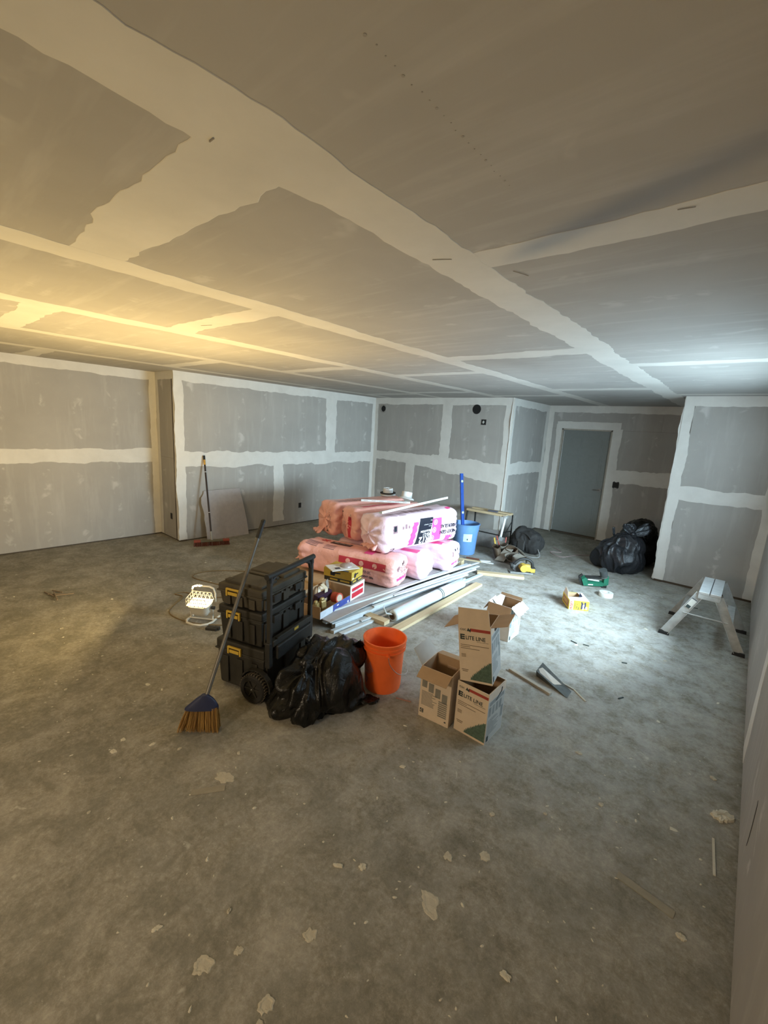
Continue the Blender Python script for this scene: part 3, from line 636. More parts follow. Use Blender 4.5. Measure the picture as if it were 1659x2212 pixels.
# clear plastic roll with print band
CLR = mat('clear_poly_film', (.62, .72, .76), .22, var=.05, scale=10, spec=.7)
rl = root('plastic_film_roll', (-2.38, 3.01, .060), radians(0), 'long translucent plastic film roll lying beside the trim boards', 'film roll')
d_ = Vector((-.03, 1.33, 0)); mm = d_.to_track_quat('Z', 'Y').to_matrix().to_4x4()
MB().lathe([(.030, .0), (.050, .0), (.058, .02), (.060, .3), (.057, .62), (.060, .9), (.056, 1.32), (.030, 1.33), (.028, 1.0), (.028, .0)], mm, 28).build('film', CLR, rl, smooth='all')
MB().lathe([(.0305, .005), (.033, -.012), (.024, -.012), (.024, .4)], mm, 20).build('core', mat('brown_core', (.10, .07, .045), .8), rl, smooth='all')
for z in (.80, .83): MB().lathe([(.0612, z), (.0614, z + .012)], mm, 28).build('printed_band', INK, rl)
MB().tube([(0, -.005, .02), (-.04, -.05, .03), (-.10, -.02, .055), (-.13, .02, .06)], .008).build('loose_film', CLR, rl)

# two white channels and two white caps on top of the bales
def channel(a, b, label):
    a, b = Vector(a), Vector(b); L_ = (b - a).length; q = (b - a).to_track_quat('Y', 'Z').to_matrix()
    t = root('vinyl_channel', (a + b) / 2, 0, label, 'channel', 'white vinyl channels on the bales', rot=q)
    MB().box((0, 0, 0), (.046, L_, .003)).box((.0225, 0, .012), (.003, L_, .026)).box((-.0225, 0, .006), (.003, L_, .014)).build('strip', mat('vinyl_white', (.80, .86, .86), .35, var=.02), t)
    s_ = MB()
    k = -L_ / 2 + .06
    while k < L_ / 2 - .06: s_.box((.0242, k, .012), (.0006, .05, .003)); k += .10
    s_.build('slot_row', GPRT, t)['kind'] = 'stuff'
channel((-3.035, 3.50, TZ + .438), (-3.02, 4.80, TZ + .50), 'white vinyl channel laid lengthwise on the front right bale, one end raised')
channel((-3.74, 3.92, TZ + .432), (-3.27, 4.34, TZ + .436), 'white vinyl channel lying across the middle bales, left of the other one')
def cap(loc, tiltv, gasket, label):
    t = root('exhaust_fixture', loc, 0, label, 'fixture', rot=Matrix.Rotation(tiltv, 3, 'X'))
    MB().lathe([(.045, 0), (.108, 0), (.110, .006), (.098, .020), (.074, .026), (.072, .030), (.070, .098), (.062, .100), (.060, .09), (.0005, .088)], None, 32).build('body', WHITE, t, smooth=True)
    if gasket: MB().lathe([(.074, .027), (.112, .029), (.112, .038), (.073, .038)], None, 32).build('gasket', RUB, t, smooth=True)
    MB().tube([(-.02, -.01, .092), (.0, .02, .103), (.02, 0, .104), (.01, -.02, .093)], .003).build('spring_clip', STEEL, t)
cap((-3.92, 4.66, TZ + .424), .05, True, 'white round cap with a black gasket, on the back left bale')
cap((-3.51, 4.56, TZ + .436), -.22, False, 'white round cap without gasket, tipped on the middle bale')
# dark tool with a yellow end between the bales and the bin
tp = root('cordless_tool', (-2.93, 5.02, .118), radians(30), 'black and yellow cordless tool lying on the farthest bale by the blue bin', 'power tool')
tp.location = (-2.98, 4.86, TZ + .045); tp.rotation_euler = (0, 0, radians(25))
MB().rod((-.12, 0, 0), (.08, 0, .0), .05, .055, 20).build('housing', mat('dark_brown_housing', (.06, .03, .02), .5), tp, smooth=True); MB().rod((.05, 0, 0), (.075, 0, 0), .058, seg=20).build('yellow_ring', YEL, tp); MB().rod((-.07, 0, 0), (-.055, 0, 0), .0545, seg=20).build('yellow_ring', YEL, tp)
MB().box((-.06, .07, -.01), (.04, .14, .035), bev=.008).build('grip', BLACK, tp)

# ------------------------------------------------------------------ stacked rolling tool boxes
A0 = Vector((-2.575, 1.341, 0)); TA = radians(18)
tb = root('rolling_toolbox_stack', A0, TA, 'stack of three black tool boxes on wheels with a tall pull handle and yellow latches', 'tool box')
tb['category'] = 'tool box'
DD, WW = .385, .515      # depth (local x) and width (local y)
def toolbox(nm, z0, h, dx0, dx1, lid, label, topdetail=False):
    p = MB(); x0, x1 = dx0, dx1; W0, W1 = .0, WW; cx, cy = (x0 + x1) / 2, WW / 2
    p.box((cx, cy, z0 + (h - lid) / 2), (x1 - x0 - .012, W1 - W0 - .012, h - lid), bev=.016, taper=.95)
    for k in range(3): p.box((x0 + .08 + k * (x1 - x0 - .16) / 2, .004, z0 + (h - lid) * .48), (.05, .012, (h - lid) * .75), bev=.004)
    for k in (0.12, .5, .88): p.box((x1 - .003, WW * k, z0 + (h - lid) * .5), (.014, .06, (h - lid) * .8), bev=.004)
    b = p.build('box_body', DUSTY if topdetail else BLACKG, tb, label=label)
    l = MB(); l.box((cx, cy, z0 + h - lid / 2), (x1 - x0, W1 - W0, lid), bev=.014); l.box((cx, cy, z0 + h - lid + .006), (x1 - x0 + .012, W1 - W0 + .012, .012), bev=.004)
    for k in range(9): l.box((x1 + .004, .05 + k * (WW - .1) / 8, z0 + h - lid - .006), (.010, .028, .018), bev=.002)
    if topdetail:
        l.box((cx, .12, z0 + h + .004), (x1 - x0 - .07, .17, .026), bev=.008); l.box((cx, .38, z0 + h + .006), (x1 - x0 - .07, .20, .032), bev=.010)
        l.box((cx, .25, z0 + h + .006), (x1 - x0 - .12, .030, .020), bev=.005)
        for k in (-1, 1): l.box((cx + k * .13, .06, z0 + h + .010), (.045, .05, .018), bev=.005)
        l.box((cx - .03, .49, z0 + h + .012), (.12, .03, .02), bev=.006)
    ll = l.build('box_lid', DUSTY if topdetail else BLACKG, tb)
    return b
toolbox('t', .02, .335, -.012, DD + .006, .075, 'largest, bottom box of the three')
toolbox('m', .362, .245, .012, DD - .012, .060, 'middle box of the three')
toolbox('u', .614, .145, .012, DD - .012, .055, 'dusty flat top box of the three', True)
def latch(x, z, s=1):
    p = MB(); w_ = .056 * s
    p.box((x, -.010, z + .022), (w_ * 2, .014, .012), bev=.003); p.box((x - w_ + .006, -.010, z), (.013, .014, .052), bev=.003); p.box((x + w_ - .006, -.010, z), (.013, .014, .052), bev=.003); p.box((x, -.012, z - .006), (w_ * 1.4, .010, .022), bev=.003)
    return p.build('latch', YEL, tb)
latch(.155, .300); latch(.150, .555); latch(.148, .712)
for z in (.31, .56, .705):
    for y in (.13, .37): MB().box((DD + .008, y, z - .02), (.018, .07, .05), bev=.004).build('rear_hinge', BLACK, tb)
hx = DD + .035
for y in (.018, WW - .018):
    MB().box((hx, y, .60), (.030, .026, .52), bev=.006).build('handle_post', BLACKG, tb)
    MB().box((hx - .004, y, .33), (.040, .038, .18), bev=.008).build('post_sleeve', BLACK, tb)
g_ = MB(); g_.rod((hx, -.012, .872), (hx, WW + .012, .872), .019, seg=16); g_.rod((hx, .018, .83), (hx, .018, .875), .020, seg=12); g_.rod((hx, WW - .018, .83), (hx, WW - .018, .875), .020, seg=12)
g_.tube([(hx, .03, .80), (hx, .045, .84), (hx, .09, .862)], .012, 8); g_.tube([(hx, WW - .03, .80), (hx, WW - .045, .84), (hx, WW - .09, .862)], .012, 8)
g_.build('handle_grip', BLACK, tb, smooth=True)
MB().box((hx + .004, WW / 2, .405), (.040, WW - .06, .045), bev=.008).box((hx + .018, WW / 2, .43), (.02, WW - .14, .012), bev=.003).build('cross_bar', BLACKG, tb)
MB().box((hx + .020, WW / 2 + .03, .415), (.012, .05, .026), bev=.002).build('release_button', YEL, tb)
MB().box((hx + .025, WW / 2, .335), (.03, WW - .12, .10), bev=.01).build('rear_guard', BLACK, tb)
def wheel(y):
    M = Matrix.Translation((DD - .045, y, .098)) @ Matrix.Rotation(pi / 2, 4, 'X')
    t = MB().lathe([(.062, .026), (.088, .028), (.098, .018), (.098, -.018), (.088, -.028), (.062, -.026), (.062, .026)], M, 40); o = t.build('wheel', RUB, tb, smooth=True)
    q = MB()
    for k in range(30):
        a = 2 * pi * k / 30; Mk = M @ Matrix.Rotation(a, 4, 'Z')
        for s_ in (-1, 1): q.box(Mk @ Vector((.097, 0, s_ * .010)), (.010, .009, .015), rot=(Mk @ Matrix.Rotation(s_ * .4, 4, 'X')).to_3x3())
    q.build('tread', mat('dusty_tread', (.12, .10, .075), .9), o)
    h = MB().lathe([(.001, .020), (.018, .022), (.02, .012), (.06, .010), (.063, .02), (.063, -.02), (.001, -.02)], M, 32)
    for k in range(6):
        Mk = M @ Matrix.Rotation(k * pi / 3, 4, 'Z'); h.box(Mk @ Vector((.040, 0, .014)), (.045, .012, .010), rot=Mk.to_3x3())
    h.build('hub', BLACKG, o, smooth=True); MB().ball(M @ Vector((0, 0, .024)), .006, 1).build('axle_nut', STEEL, o)
wheel(-.036); wheel(WW + .036)
MB().rod((DD - .045, -.03, .098), (DD - .045, WW + .03, .098), .009).build('axle', STEEL, tb)
f_ = MB()
for k in range(9):
    a = pi * (.02 + .11 * k); f_.box((DD - .045 + .118 * cos(a), -.012, .098 + .118 * sin(a)), (.052, .034, .010), rot=Matrix.Rotation(-(a + pi / 2), 3, 'Y'))
f_.build('wheel_arch', BLACKG, tb)

# ------------------------------------------------------------------ brooms
BLUEN = mat('navy_broom_cap', (.018, .025, .075), .5)
BR = make_wood('tan_bristles', (.20, .10, .025), (.50, .30, .09), 2, .8)
br = root('angle_broom', (-2.20, 1.06, 0), 0, 'broom with tan bristles and navy cap, leaning against the black tool boxes', 'broom')
top = Vector((-.232, .545, 1.165)); sdir = Vector((.13, .15, 0)).normalized()
hb = Vector((.0, .012, .225)); nd = Vector((-sdir.y, sdir.x, 0))
MB().rod(hb, hb + (top - hb) * .90, .0125, seg=16).build('handle', mat('grey_steel_handle', (.16, .15, .13), .45, .4), br, smooth=True)
MB().rod(hb + (top - hb) * .89, top, .0165, .015, 16).ball(top, .017, 2).build('grip', BLACK, br, smooth=True)
c0 = hb + Vector((-.002, -.004, 0)); cap_ = []
zz = [.238, .229, .214, .194, .174, .157, .144]; wl_ = [.018, .030, .050, .072, .095, .112, .115]; wr_ = [.018, .030, .048, .062, .072, .078, .076]
mb = MB(); R2 = []
for z, a, b in zip(zz, wl_, wr_):
    th = .016 + .012 * (.225 - z) / .11; c = Vector((0, 0, z)); ring = []
    for k in range(20):
        an = 2 * pi * k / 20; ca, sa = cos(an), sin(an); ww = b if ca > 0 else a
        ring.append(mb.bm.verts.new(c + sdir * (math.copysign(abs(ca) ** .7, ca) * ww) + nd * sa * th + Vector((0, 0, (-.012 * ca if z < .14 else 0) * -1))))
    R2.append(ring)
for P_, Q_ in zip(R2, R2[1:]):
    for k in range(20): mb.bm.faces.new((P_[k], P_[(k + 1) % 20], Q_[(k + 1) % 20], Q_[k]))
mb.bm.faces.new(R2[0]); mb.bm.faces.new(R2[-1]); mb.build('cap', BLUEN, br, smooth=True)
rn = random.Random(3); bq = MB()
for i in range(520):
    u = rn.uniform(-1, 1); vv = rn.uniform(-1, 1); a = .108 if u < 0 else .072
    p0 = sdir * u * a + nd * vv * .020 + Vector((0, 0, .150 + .010 * u)); spread = 1.42 if u < 0 else 1.12
    ph = sdir * u * a * spread + nd * vv * .032 + Vector((0, 0, rn.uniform(.0, .012) + .006 * (1 - u))); mid = (p0 + ph) / 2 + sdir * rn.uniform(-.004, .004)
    for q0, q1 in ((p0, mid), (mid, ph)): bq.rod(q0, q1, .0016, .0014, 4, False)
o_ = bq.build('bristles', BR, br); o_['kind'] = 'stuff'

pb = root('push_broom', (-5.79, 2.96, 0), 0, 'push broom with a long black pole, propped against the left wall', 'broom')
e0, e1 = Vector((-5.885, 2.735, 0)) - pb.location, Vector((-5.70, 3.18, 0)) - pb.location; dd = (e1 - e0).normalized(); L_ = (e1 - e0).length; cc = (e0 + e1) / 2; rr_ = Matrix.Rotation(math.atan2(dd.y, dd.x), 3, 'Z')
MB().box(cc + Vector((0, 0, .072)), (L_, .062, .026), rr_, .006).build('block', mat('olive_block', (.13, .115, .07), .6), pb)
for sgn in (-1, 1): MB().box(cc + dd * sgn * (L_ / 2 - .045) + Vector((0, 0, .074)), (.092, .066, .030), rr_, .006).build('end_cap', mat('rust_red_cap', (.30, .06, .03), .6), pb)
bq = MB()
for i in range(420):
    u, v = rn.uniform(-.5, .5), rn.uniform(-.5, .5); nn_ = Vector((-dd.y, dd.x, 0)); p0 = cc + dd * u * L_ * .98 + nn_ * v * .05 + Vector((0, 0, .065)); bq.rod(p0, cc + dd * u * L_ * 1.02 + nn_ * v * .07, .0025, .002, 4, False)
o_ = bq.build('bristles', mat('red_brown_bristles', (.16, .05, .03), .8), pb); o_['kind'] = 'stuff'
pt_ = Vector((XL2 + .02, 3.08, 1.268)) - pb.location; pb0 = cc + Vector((0, 0, .08)); bd = pt_ - pb0
MB().rod(pb0, pb0 + bd * .10, .018, .014, 14).build('socket', mat('grey_socket', (.32, .31, .28), .5), pb, smooth=True)
MB().rod(pb0 + bd * .05, pb0 + bd * .90, .0125, seg=14).build('pole', mat('dark_painted_pole', (.025, .015, .012), .35), pb, smooth=True)
for k in (.32, .80): MB().rod(pb0 + bd * k, pb0 + bd * (k + .006), .0135, seg=14).build('ring', WHITE, pb)
MB().rod(pb0 + bd * .89, pb0 + bd * .955, .0155, seg=14).build('yellow_collar', mat('ochre_collar', (.55, .30, .05), .5), pb, smooth=True)
MB().rod(pb0 + bd * .95, pb0 + bd, .0165, seg=14).build('grip', BLACK, pb, smooth=True)
# scrap of drywall leaning on the wall behind it
sc = MB(); bw, tw = .16, .006
pts = [(3.03, 0), (3.73, 0), (3.72, .25), (3.70, .42), (3.675, .62), (3.66, .745), (3.5, .742), (3.3, .742), (3.06, .735), (3.055, .70), (3.03, .66), (3.01, .64), (3.0, .55), (3.02, .45), (3.03, .38), (3.02, .32), (3.03, .2)]
va = [sc.bm.verts.new((bw + (tw - bw) * z / .745, y, z)) for y, z in pts]; vb = [sc.bm.verts.new((bw + (tw - bw) * z / .745 + .013, y, z)) for y, z in pts]
sc.bm.faces.new(va); sc.bm.faces.new(vb[::-1])
for k in range(len(pts)): sc.bm.faces.new((va[k], va[(k + 1) % len(pts)], vb[(k + 1) % len(pts)], vb[k]))
o = sc.build('drywall_offcut', GREYB); o.location = (XL2 + .004, 0, 0); tag(o, 'broken drywall offcut leaning on the left wall behind the push broom', 'drywall')

# ------------------------------------------------------------------ halogen work light
CREAM = mat('white_enamel', (.72, .68, .58), .4, var=.04)
hl = root('halogen_work_light', (-3.60, 1.73, 0), radians(35), 'lit halogen work light with wire guard on the floor left of the tool boxes', 'work light')
tilt = Matrix.Rotation(radians(14), 4, 'X')
bs = MB(); bs.tube([(-.12, .09, .008), (-.12, -.05, .008), (-.09, -.10, .008), (-.02, -.125, .008), (.05, -.125, .008), (.10, -.09, .008), (.12, -.04, .008), (.12, .09, .008)], .010, 8)
bs.tube([(-.10, 0, .012), (-.105, 0, .05), (-.108, 0, .12)], .008, 8); bs.tube([(.10, 0, .012), (.105, 0, .05), (.108, 0, .12)], .008, 8); bs.tube([(-.12, 0, .012), (.12, 0, .012)], .008, 8)
bs.build('floor_stand', CREAM, hl, smooth=True)
hm = Matrix.Translation((0, 0, .055)) @ tilt
hs = MB(); secs = [(.045, .030, 0), (.070, .045, .015), (.082, .055, .05), (.100, .070, .115), (.104, .074, .125)]; rr = []
for a, b, z in secs:
    rr.append([hs.bm.verts.new(hm @ Vector((math.copysign(abs(cos(t_)) ** .5, cos(t_)) * a, math.copysign(abs(sin(t_)) ** .5, sin(t_)) * b, z))) for t_ in [2 * pi * k / 28 for k in range(28)]])
for P_, Q_ in zip(rr, rr[1:]):
    for k in range(28): hs.bm.faces.new((P_[k], P_[(k + 1) % 28], Q_[(k + 1) % 28], Q_[k]))
hs.bm.faces.new(rr[0]); hs.build('lamp_housing', CREAM, hl, smooth=True)
GLOW = mat('glowing_glass', (1, .9, .6), .4, var=0, emit=((1, .80, .42), 7))
MB().box(hm @ Vector((0, 0, .126)), (.185, .125, .004), hm.to_3x3()).build('glass', GLOW, hl)
gd = MB(); gw, gh, g0, g1 = .098, .066, .128, .205
def H(x, y, z): return hm @ Vector((x, y, z))
for z, k in ((g0, 1.0), (g1, .92)):
    gd.tube([H(sx * gw * k, sy * gh * k, z) for sx, sy in ((-1, -1), (1, -1), (1, 1), (-1, 1))], .0035, 6, True)
for i in range(6):
    x = -gw + i * gw * .4
    for s_ in (-1, 1): gd.rod(H(x, s_ * gh, g0), H(x * .92, s_ * gh * .92, g1), .0026, seg=5)
    gd.rod(H(x * .92, -gh * .92, g1), H(x * .92, gh * .92, g1), .0026, seg=5)
for i in range(5):
    x = -gw + i * gw * .4
    gd.rod(H(x, -gh, g0), H((x + gw * .4) * .92, -gh * .92, g1), .0022, seg=5); gd.rod(H(x, gh, g0), H((x + gw * .4) * .92, gh * .92, g1), .0022, seg=5)
for s_ in (-1, 1):
    for i in range(4): gd.rod(H(s_ * gw, -gh + i * gh * .66, g0), H(s_ * gw * .92, (-gh + i * gh * .66) * .92, g1), .0026, seg=5)
    gd.rod(H(s_ * gw * .96, -gh * .96, (g0 + g1) / 2), H(s_ * gw * .96, gh * .96, (g0 + g1) / 2), .0026, seg=5); gd.rod(H(-gw * .96, s_ * gh * .96, (g0 + g1) / 2), H(gw * .96, s_ * gh * .96, (g0 + g1) / 2), .0026, seg=5)
gd.build('wire_guard', CREAM, hl)
MB().tube([H(-.108, .075, .10), H(-.112, .085, .18), H(-.10, .09, .232), H(-.06, .095, .245), H(.06, .095, .245), H(.10, .09, .232), H(.112, .085, .18), H(.108, .075, .10)], .008, 8).build('carry_handle', CREAM, hl, smooth=True)
for s_ in (-1, 1): MB().rod(H(s_ * .102, 0, .085), H(s_ * .132, 0, .085), .014, .016, 12).build('side_knob', BLACKG, hl)
CORD = mat('brown_cord', (.20, .13, .05), .6)
def spline(pts, n=10):
    out = []; P_ = [Vector(p) for p in pts]
    for i in range(len(P_) - 1):
        a, b, c, d = P_[max(i - 1, 0)], P_[i], P_[i + 1], P_[min(i + 2, len(P_) - 1)]
        for k in range(n):
            t = k / n; out.append(.5 * ((2 * b) + (c - a) * t + (2 * a - 5 * b + 4 * c - d) * t * t + (3 * b - a - 3 * c + d) * t ** 3))
    out.append(P_[-1]); return out
cz = .005
cp = [(-3.53, 1.80, .02), (-3.42, 1.92, cz), (-3.35, 1.84, cz), (-3.46, 1.72, cz), (-3.66, 1.60, cz), (-3.95, 1.58, cz), (-4.20, 1.82, cz), (-4.33, 1.80, cz), (-4.30, 1.90, cz), (-4.05, 1.98, cz), (-3.92, 2.2, cz), (-4.05, 2.35, cz), (-4.36, 2.24, cz), (-4.70, 2.16, cz), (-4.78, 2.35, cz), (-4.60, 2.62, cz), (-4.2, 2.95, cz), (-3.9, 3.2, cz)]
bpy.context.view_layer.update()
pc = MB().tube(spline(cp), .0045, 6).build('power_cord', CORD, hl, smooth='all', label='thin brown power cord looping on the floor'); pc.matrix_parent_inverse = hl.matrix_world.inverted()
tag(MB().box((-3.36, 1.70, .012), (.10, .05, .024), rz3(.6), .004).box((-3.33, 1.73, .014), (.05, .03, .028), rz3(.6), .003).build('plug_block', BLACKG), 'small dark plug block on the floor between the work light and the tool boxes', 'plug')

# ------------------------------------------------------------------ bags
def blob(name, c, ells, sub=5, amp=.03, f=6, seed=0, m=BAG, parent=None, floor=.003, fold=1.0, squash=None):
    mb = MB(); bmesh.ops.create_icosphere(mb.bm, subdivisions=sub, radius=1); c = Vector(c)
    for v in mb.bm.verts:
        d = v.co.normalized(); R = .02
        for (ec, er) in ells:
            oc = c - Vector(ec); A_ = sum((d[i] / er[i]) ** 2 for i in range(3)); B_ = 2 * sum(d[i] * oc[i] / er[i] ** 2 for i in range(3)); C_ = sum((oc[i] / er[i]) ** 2 for i in range(3)) - 1
            D_ = B_ * B_ - 4 * A_ * C_
            if D_ > 0:
                t_ = (-B_ + math.sqrt(D_)) / (2 * A_)
                if t_ > R: R = t_
        q = c + d * R; s1 = Vector((q.x * f + seed, q.y * f, q.z * f * .6)); warp = Vector((noise.noise(s1 * .6), noise.noise(s1 * .6 + Vector((9, 0, 0))), noise.noise(s1 * .6 + Vector((0, 9, 0))))) * 1.1
        s2 = s1 + warp
        n = (1 - abs(noise.noise(s2)) * 2.6) * .9 + (1 - abs(noise.noise(s2 * 2.1)) * 2.4) * .45 + noise.noise(s2 * .45) * .8
        cell = noise.voronoi(s2 * .9)[0]; n += (cell[1] - cell[0]) * .9 * fold
        q = q + d * amp * (n - .8); q.z = max(q.z, floor + .002 * noise.noise(s1 * 3)); v.co = q
    return mb.build(name, m, parent, smooth='all')
def ear(mbp, p, d, sp, L_, w_, seed):
    p, d, sp = Vector(p), Vector(d).normalized(), Vector(sp).normalized(); g = []
    for i in range(9):
        a = i / 8; row = []; ww = w_ * (.25 + 1.1 * sin(min(a * 1.25, 1) * pi * .55)) * (1 - .45 * max(0, a - .75) * 4 * .6)
        for j in range(9):
            b = -1 + j / 4; n_2 = d.cross(sp); row.append(mbp.bm.verts.new(p + d * L_ * a + sp * b * ww / 2 + n_2 * (.014 * sin(j * 1.9 + i * .8 + seed)) * (1 if i else .3)))
        g.append(row)
    for A_, B_ in zip(g, g[1:]):
        for k in range(8): mbp.bm.faces.new((A_[k], A_[k + 1], B_[k + 1], B_[k]))
gb = root('garbage_bag', (-1.970, 1.715, 0), 0, 'shiny black garbage bag slumped against the tool boxes, beside the orange bucket', 'garbage bag')
blob('bag_film', (.0, .02, .14), [((.0, -.02, .12), (.225, .28, .205)), ((-.10, .14, .20), (.17, .23, .165)), ((.06, .06, .10), (.19, .20, .25)), ((.10, .12, .03), (.17, .15, .09)), ((-.02, -.16, .06), (.22, .17, .11)), ((.0, .24, .24), (.15, .12, .11))], 6, .050, 4.2, 3, BAG, gb, fold=1.3)
e_ = MB(); ear(e_, (.02, .27, .27), (.45, .25, .35), (.2, -.5, .5), .13, .13, 1); ear(e_, (.20, .18, .035), (.9, .55, -.03), (.3, -.6, .25), .15, .14, 2)
o = e_.build('bag_mouth', BAG, gb, smooth='all'); md = o.modifiers.new('s', 'SOLIDIFY'); md.thickness = .003
g2 = root('garbage_bag', (-1.28, 6.78, 0), 0, 'full black garbage bag with a knotted top, beside the corner of the right block', 'garbage bag')
blob('bag_film', (0, 0, .26), [((0, 0, .19), (.32, .29, .27)), ((-.10, .05, .15), (.28, .26, .21)), ((.07, .03, .34), (.23, .22, .22)), ((.12, .02, .46), (.10, .10, .11))], 6, .038, 5, 11, BAG2, g2)
e_ = MB(); ear(e_, (.13, -.02, .55), (-.30, -.2, .9), (.9, .5, .1), .17, .13, 3); ear(e_, (.15, -.02, .55), (.70, .45, .55), (-.4, .2, .8), .24, .12, 5); ear(e_, (-.08, -.08, .50), (-.1, -.1, 1), (.3, .2, 0), .13, .03, 7); MB().ball((.14, .0, .56), .05, 2, (1, 1, .8)).build('knot', BAG2, g2, smooth='all')
o = e_.build('bag_ends', BAG2, g2, smooth='all'); o['kind'] = 'stuff'; md = o.modifiers.new('s', 'SOLIDIFY'); md.thickness = .003
g3 = root('garbage_bag', (-1.16, 7.42, 0), 0, 'black garbage bag in the shadow behind the knotted one, half hidden by the right block', 'garbage bag')
blob('bag_film', (0, 0, .28), [((0, 0, .22), (.30, .33, .26)), ((0, 0, .42), (.25, .28, .26))], 5, .035, 5, 17, BAG, g3)

CANV = mat('black_canvas', (.028, .027, .026), .85, var=.3, bmp=.3); CANG = mat('grey_canvas', (.15, .135, .11), .9, var=.25, bmp=.3, scale=20)
LEATH = mat('brown_leather', (.07, .045, .025), .7, var=.3)
bb = root('duffel_tool_bag', (-2.575, 6.62, 0), radians(-14), 'black canvas duffel bag on the floor left of the door', 'bag')
blob('bag_body', (0, 0, .17), [((0, 0, .17), (.25, .18, .22)), ((-.06, .0, .26), (.20, .14, .12)), ((-.10, 0, .17), (.16, .19, .23)), ((.13, 0, .16), (.15, .17, .19)), ((.12, 0, .24), (.13, .12, .10))], 5, .018, 7, 23, CANV, bb, fold=.4)
MB().box((.02, -.172, .13), (.13, .035, .15), bev=.015).box((.02, -.19, .20), (.14, .01, .04), bev=.004).build('front_pocket', mat('dark_pocket', (.055, .053, .05), .85), bb)
MB().tube(spline([(-.16, -.15, .26), (-.12, -.14, .30), (0, -.12, .315), (.12, -.14, .29), (.17, -.15, .25)], 6), .011, 8).build('carry_handle', CANV, bb, smooth='all')
MB().tube(spline([(.25, -.06, .12), (.34, -.12, .02), (.30, -.24, .012), (.16, -.27, .012), (.05, -.25, .012)], 6), .007, 6).build('strap', mat('grey_strap', (.30, .30, .29), .7), bb, smooth='all')
tg = root('tool_belt', (-2.55, 5.90, 0), radians(-28), 'grey canvas tool belt with open pouches, in front of the black duffel bag', 'tool belt')
def pouch(x, y, a, w_, h_, m, sc=1.0, lean=.3):
    M = Matrix.Translation((x, y, 0)) @ Matrix.Rotation(a, 4, 'Z') @ Matrix.Rotation(lean, 4, 'X'); p = MB(); prev = None
    prof = [(.55, 0), (.9, .02), (1, .3), (1.05, .6), (1.2, 1.0), (1.12, 1.0), (.95, .55), (.85, .1), (.01, .08)]
    for s_, z in prof:
        ring = [p.bm.verts.new(M @ Vector((cos(t_) * w_ / 2 * s_, sin(t_) * w_ * .30 * s_, z * h_ + .012 * sin(t_ * 3 + x * 30) * z))) for t_ in [2 * pi * k / 20 for k in range(20)]]
        if prev:
            for k in range(20): p.bm.faces.new((prev[k], prev[(k + 1) % 20], ring[(k + 1) % 20], ring[k]))
        prev = ring
    for v in p.bm.verts: v.co.z = max(v.co.z, .004)
    return p.build('pouch', m, tg, smooth='all')
pouch(-.20, .04, .3, .20, .22, CANG); pouch(-.08, -.10, -.5, .18, .20, LEATH); pouch(.14, .02, .6, .20, .18, CANG, lean=.8); pouch(.30, -.05, 1.1, .17, .17, CANG); pouch(.04, .10, .2, .18, .22, LEATH, lean=.5)
p = MB(); p.tube(spline([(-.33, .0, .10), (-.15, .12, .17), (.05, .14, .16), (.25, .10, .12), (.40, .02, .06), (.30, -.12, .03)], 6), .022, 6); p.build('belt', CANG, tg, smooth='all')
p = MB(); p.rod((-.24, .03, .10), (-.30, -.02, .30), .010, seg=8).rod((-.18, .06, .12), (-.22, .10, .29), .009, seg=8); p.build('hammer_handle', mat('red_handle', (.35, .05, .03), .5), tg)
MB().box((-.30, .08, .17), (.10, .012, .20), rz3(.5)).build('taping_knife', mat('dull_blade', (.45, .47, .46), .45, .3), tg); MB().rod((-.27, -.04, .12), (-.30, -.06, .27), .012, seg=8).build('screwdriver_handle', YEL, tg)
p = MB()
p.sheet([(-.02, -.22, .004), (.12, -.16, .02), (.10, .0, .19), (-.02, -.06, .17)], .006); p.build('open_flap', mat('light_grey_canvas', (.27, .25, .21), .9), tg)
# yellow cordless saw
sw = root('cordless_saw', (-2.16, 5.47, 0), radians(36), 'yellow and black circular saw lying on the floor beyond the tool belt', 'power tool')
MB().box((.0, .01, .010), (.30, .13, .006), bev=.002).box((.0, -.05, .018), (.30, .006, .02)).build('base_plate', mat('dull_steel', (.30, .30, .29), .45, .7), sw)
MB().rod((-.03, .035, .085), (-.03, .065, .085), .082, seg=32).build('blade_guard', mat('grey_guard', (.14, .14, .14), .5, .3), sw, smooth=True)
MB().rod((.02, -.075, .085), (.02, .03, .085), .048, .052, 24).box((.05, -.02, .10), (.12, .07, .07), bev=.018).box((.09, -.01, .065), (.07, .06, .06), bev=.012).build('motor_housing', YEL, sw, smooth=True)
MB().tube(spline([(-.10, .0, .12), (-.03, .0, .19), (.06, .0, .20), (.13, .0, .16), (.15, .0, .09)], 6), .019, 10).rod((-.12, .0, .06), (-.14, .0, .13), .02, .024, 12).build('handle', BLACK, sw, smooth='all')
MB().box((.15, .0, .055), (.07, .065, .075), bev=.01).build('battery', BLACKG, sw); MB().box((.15, -.034, .055), (.055, .004, .05)).build('battery_stripe', YEL, sw)

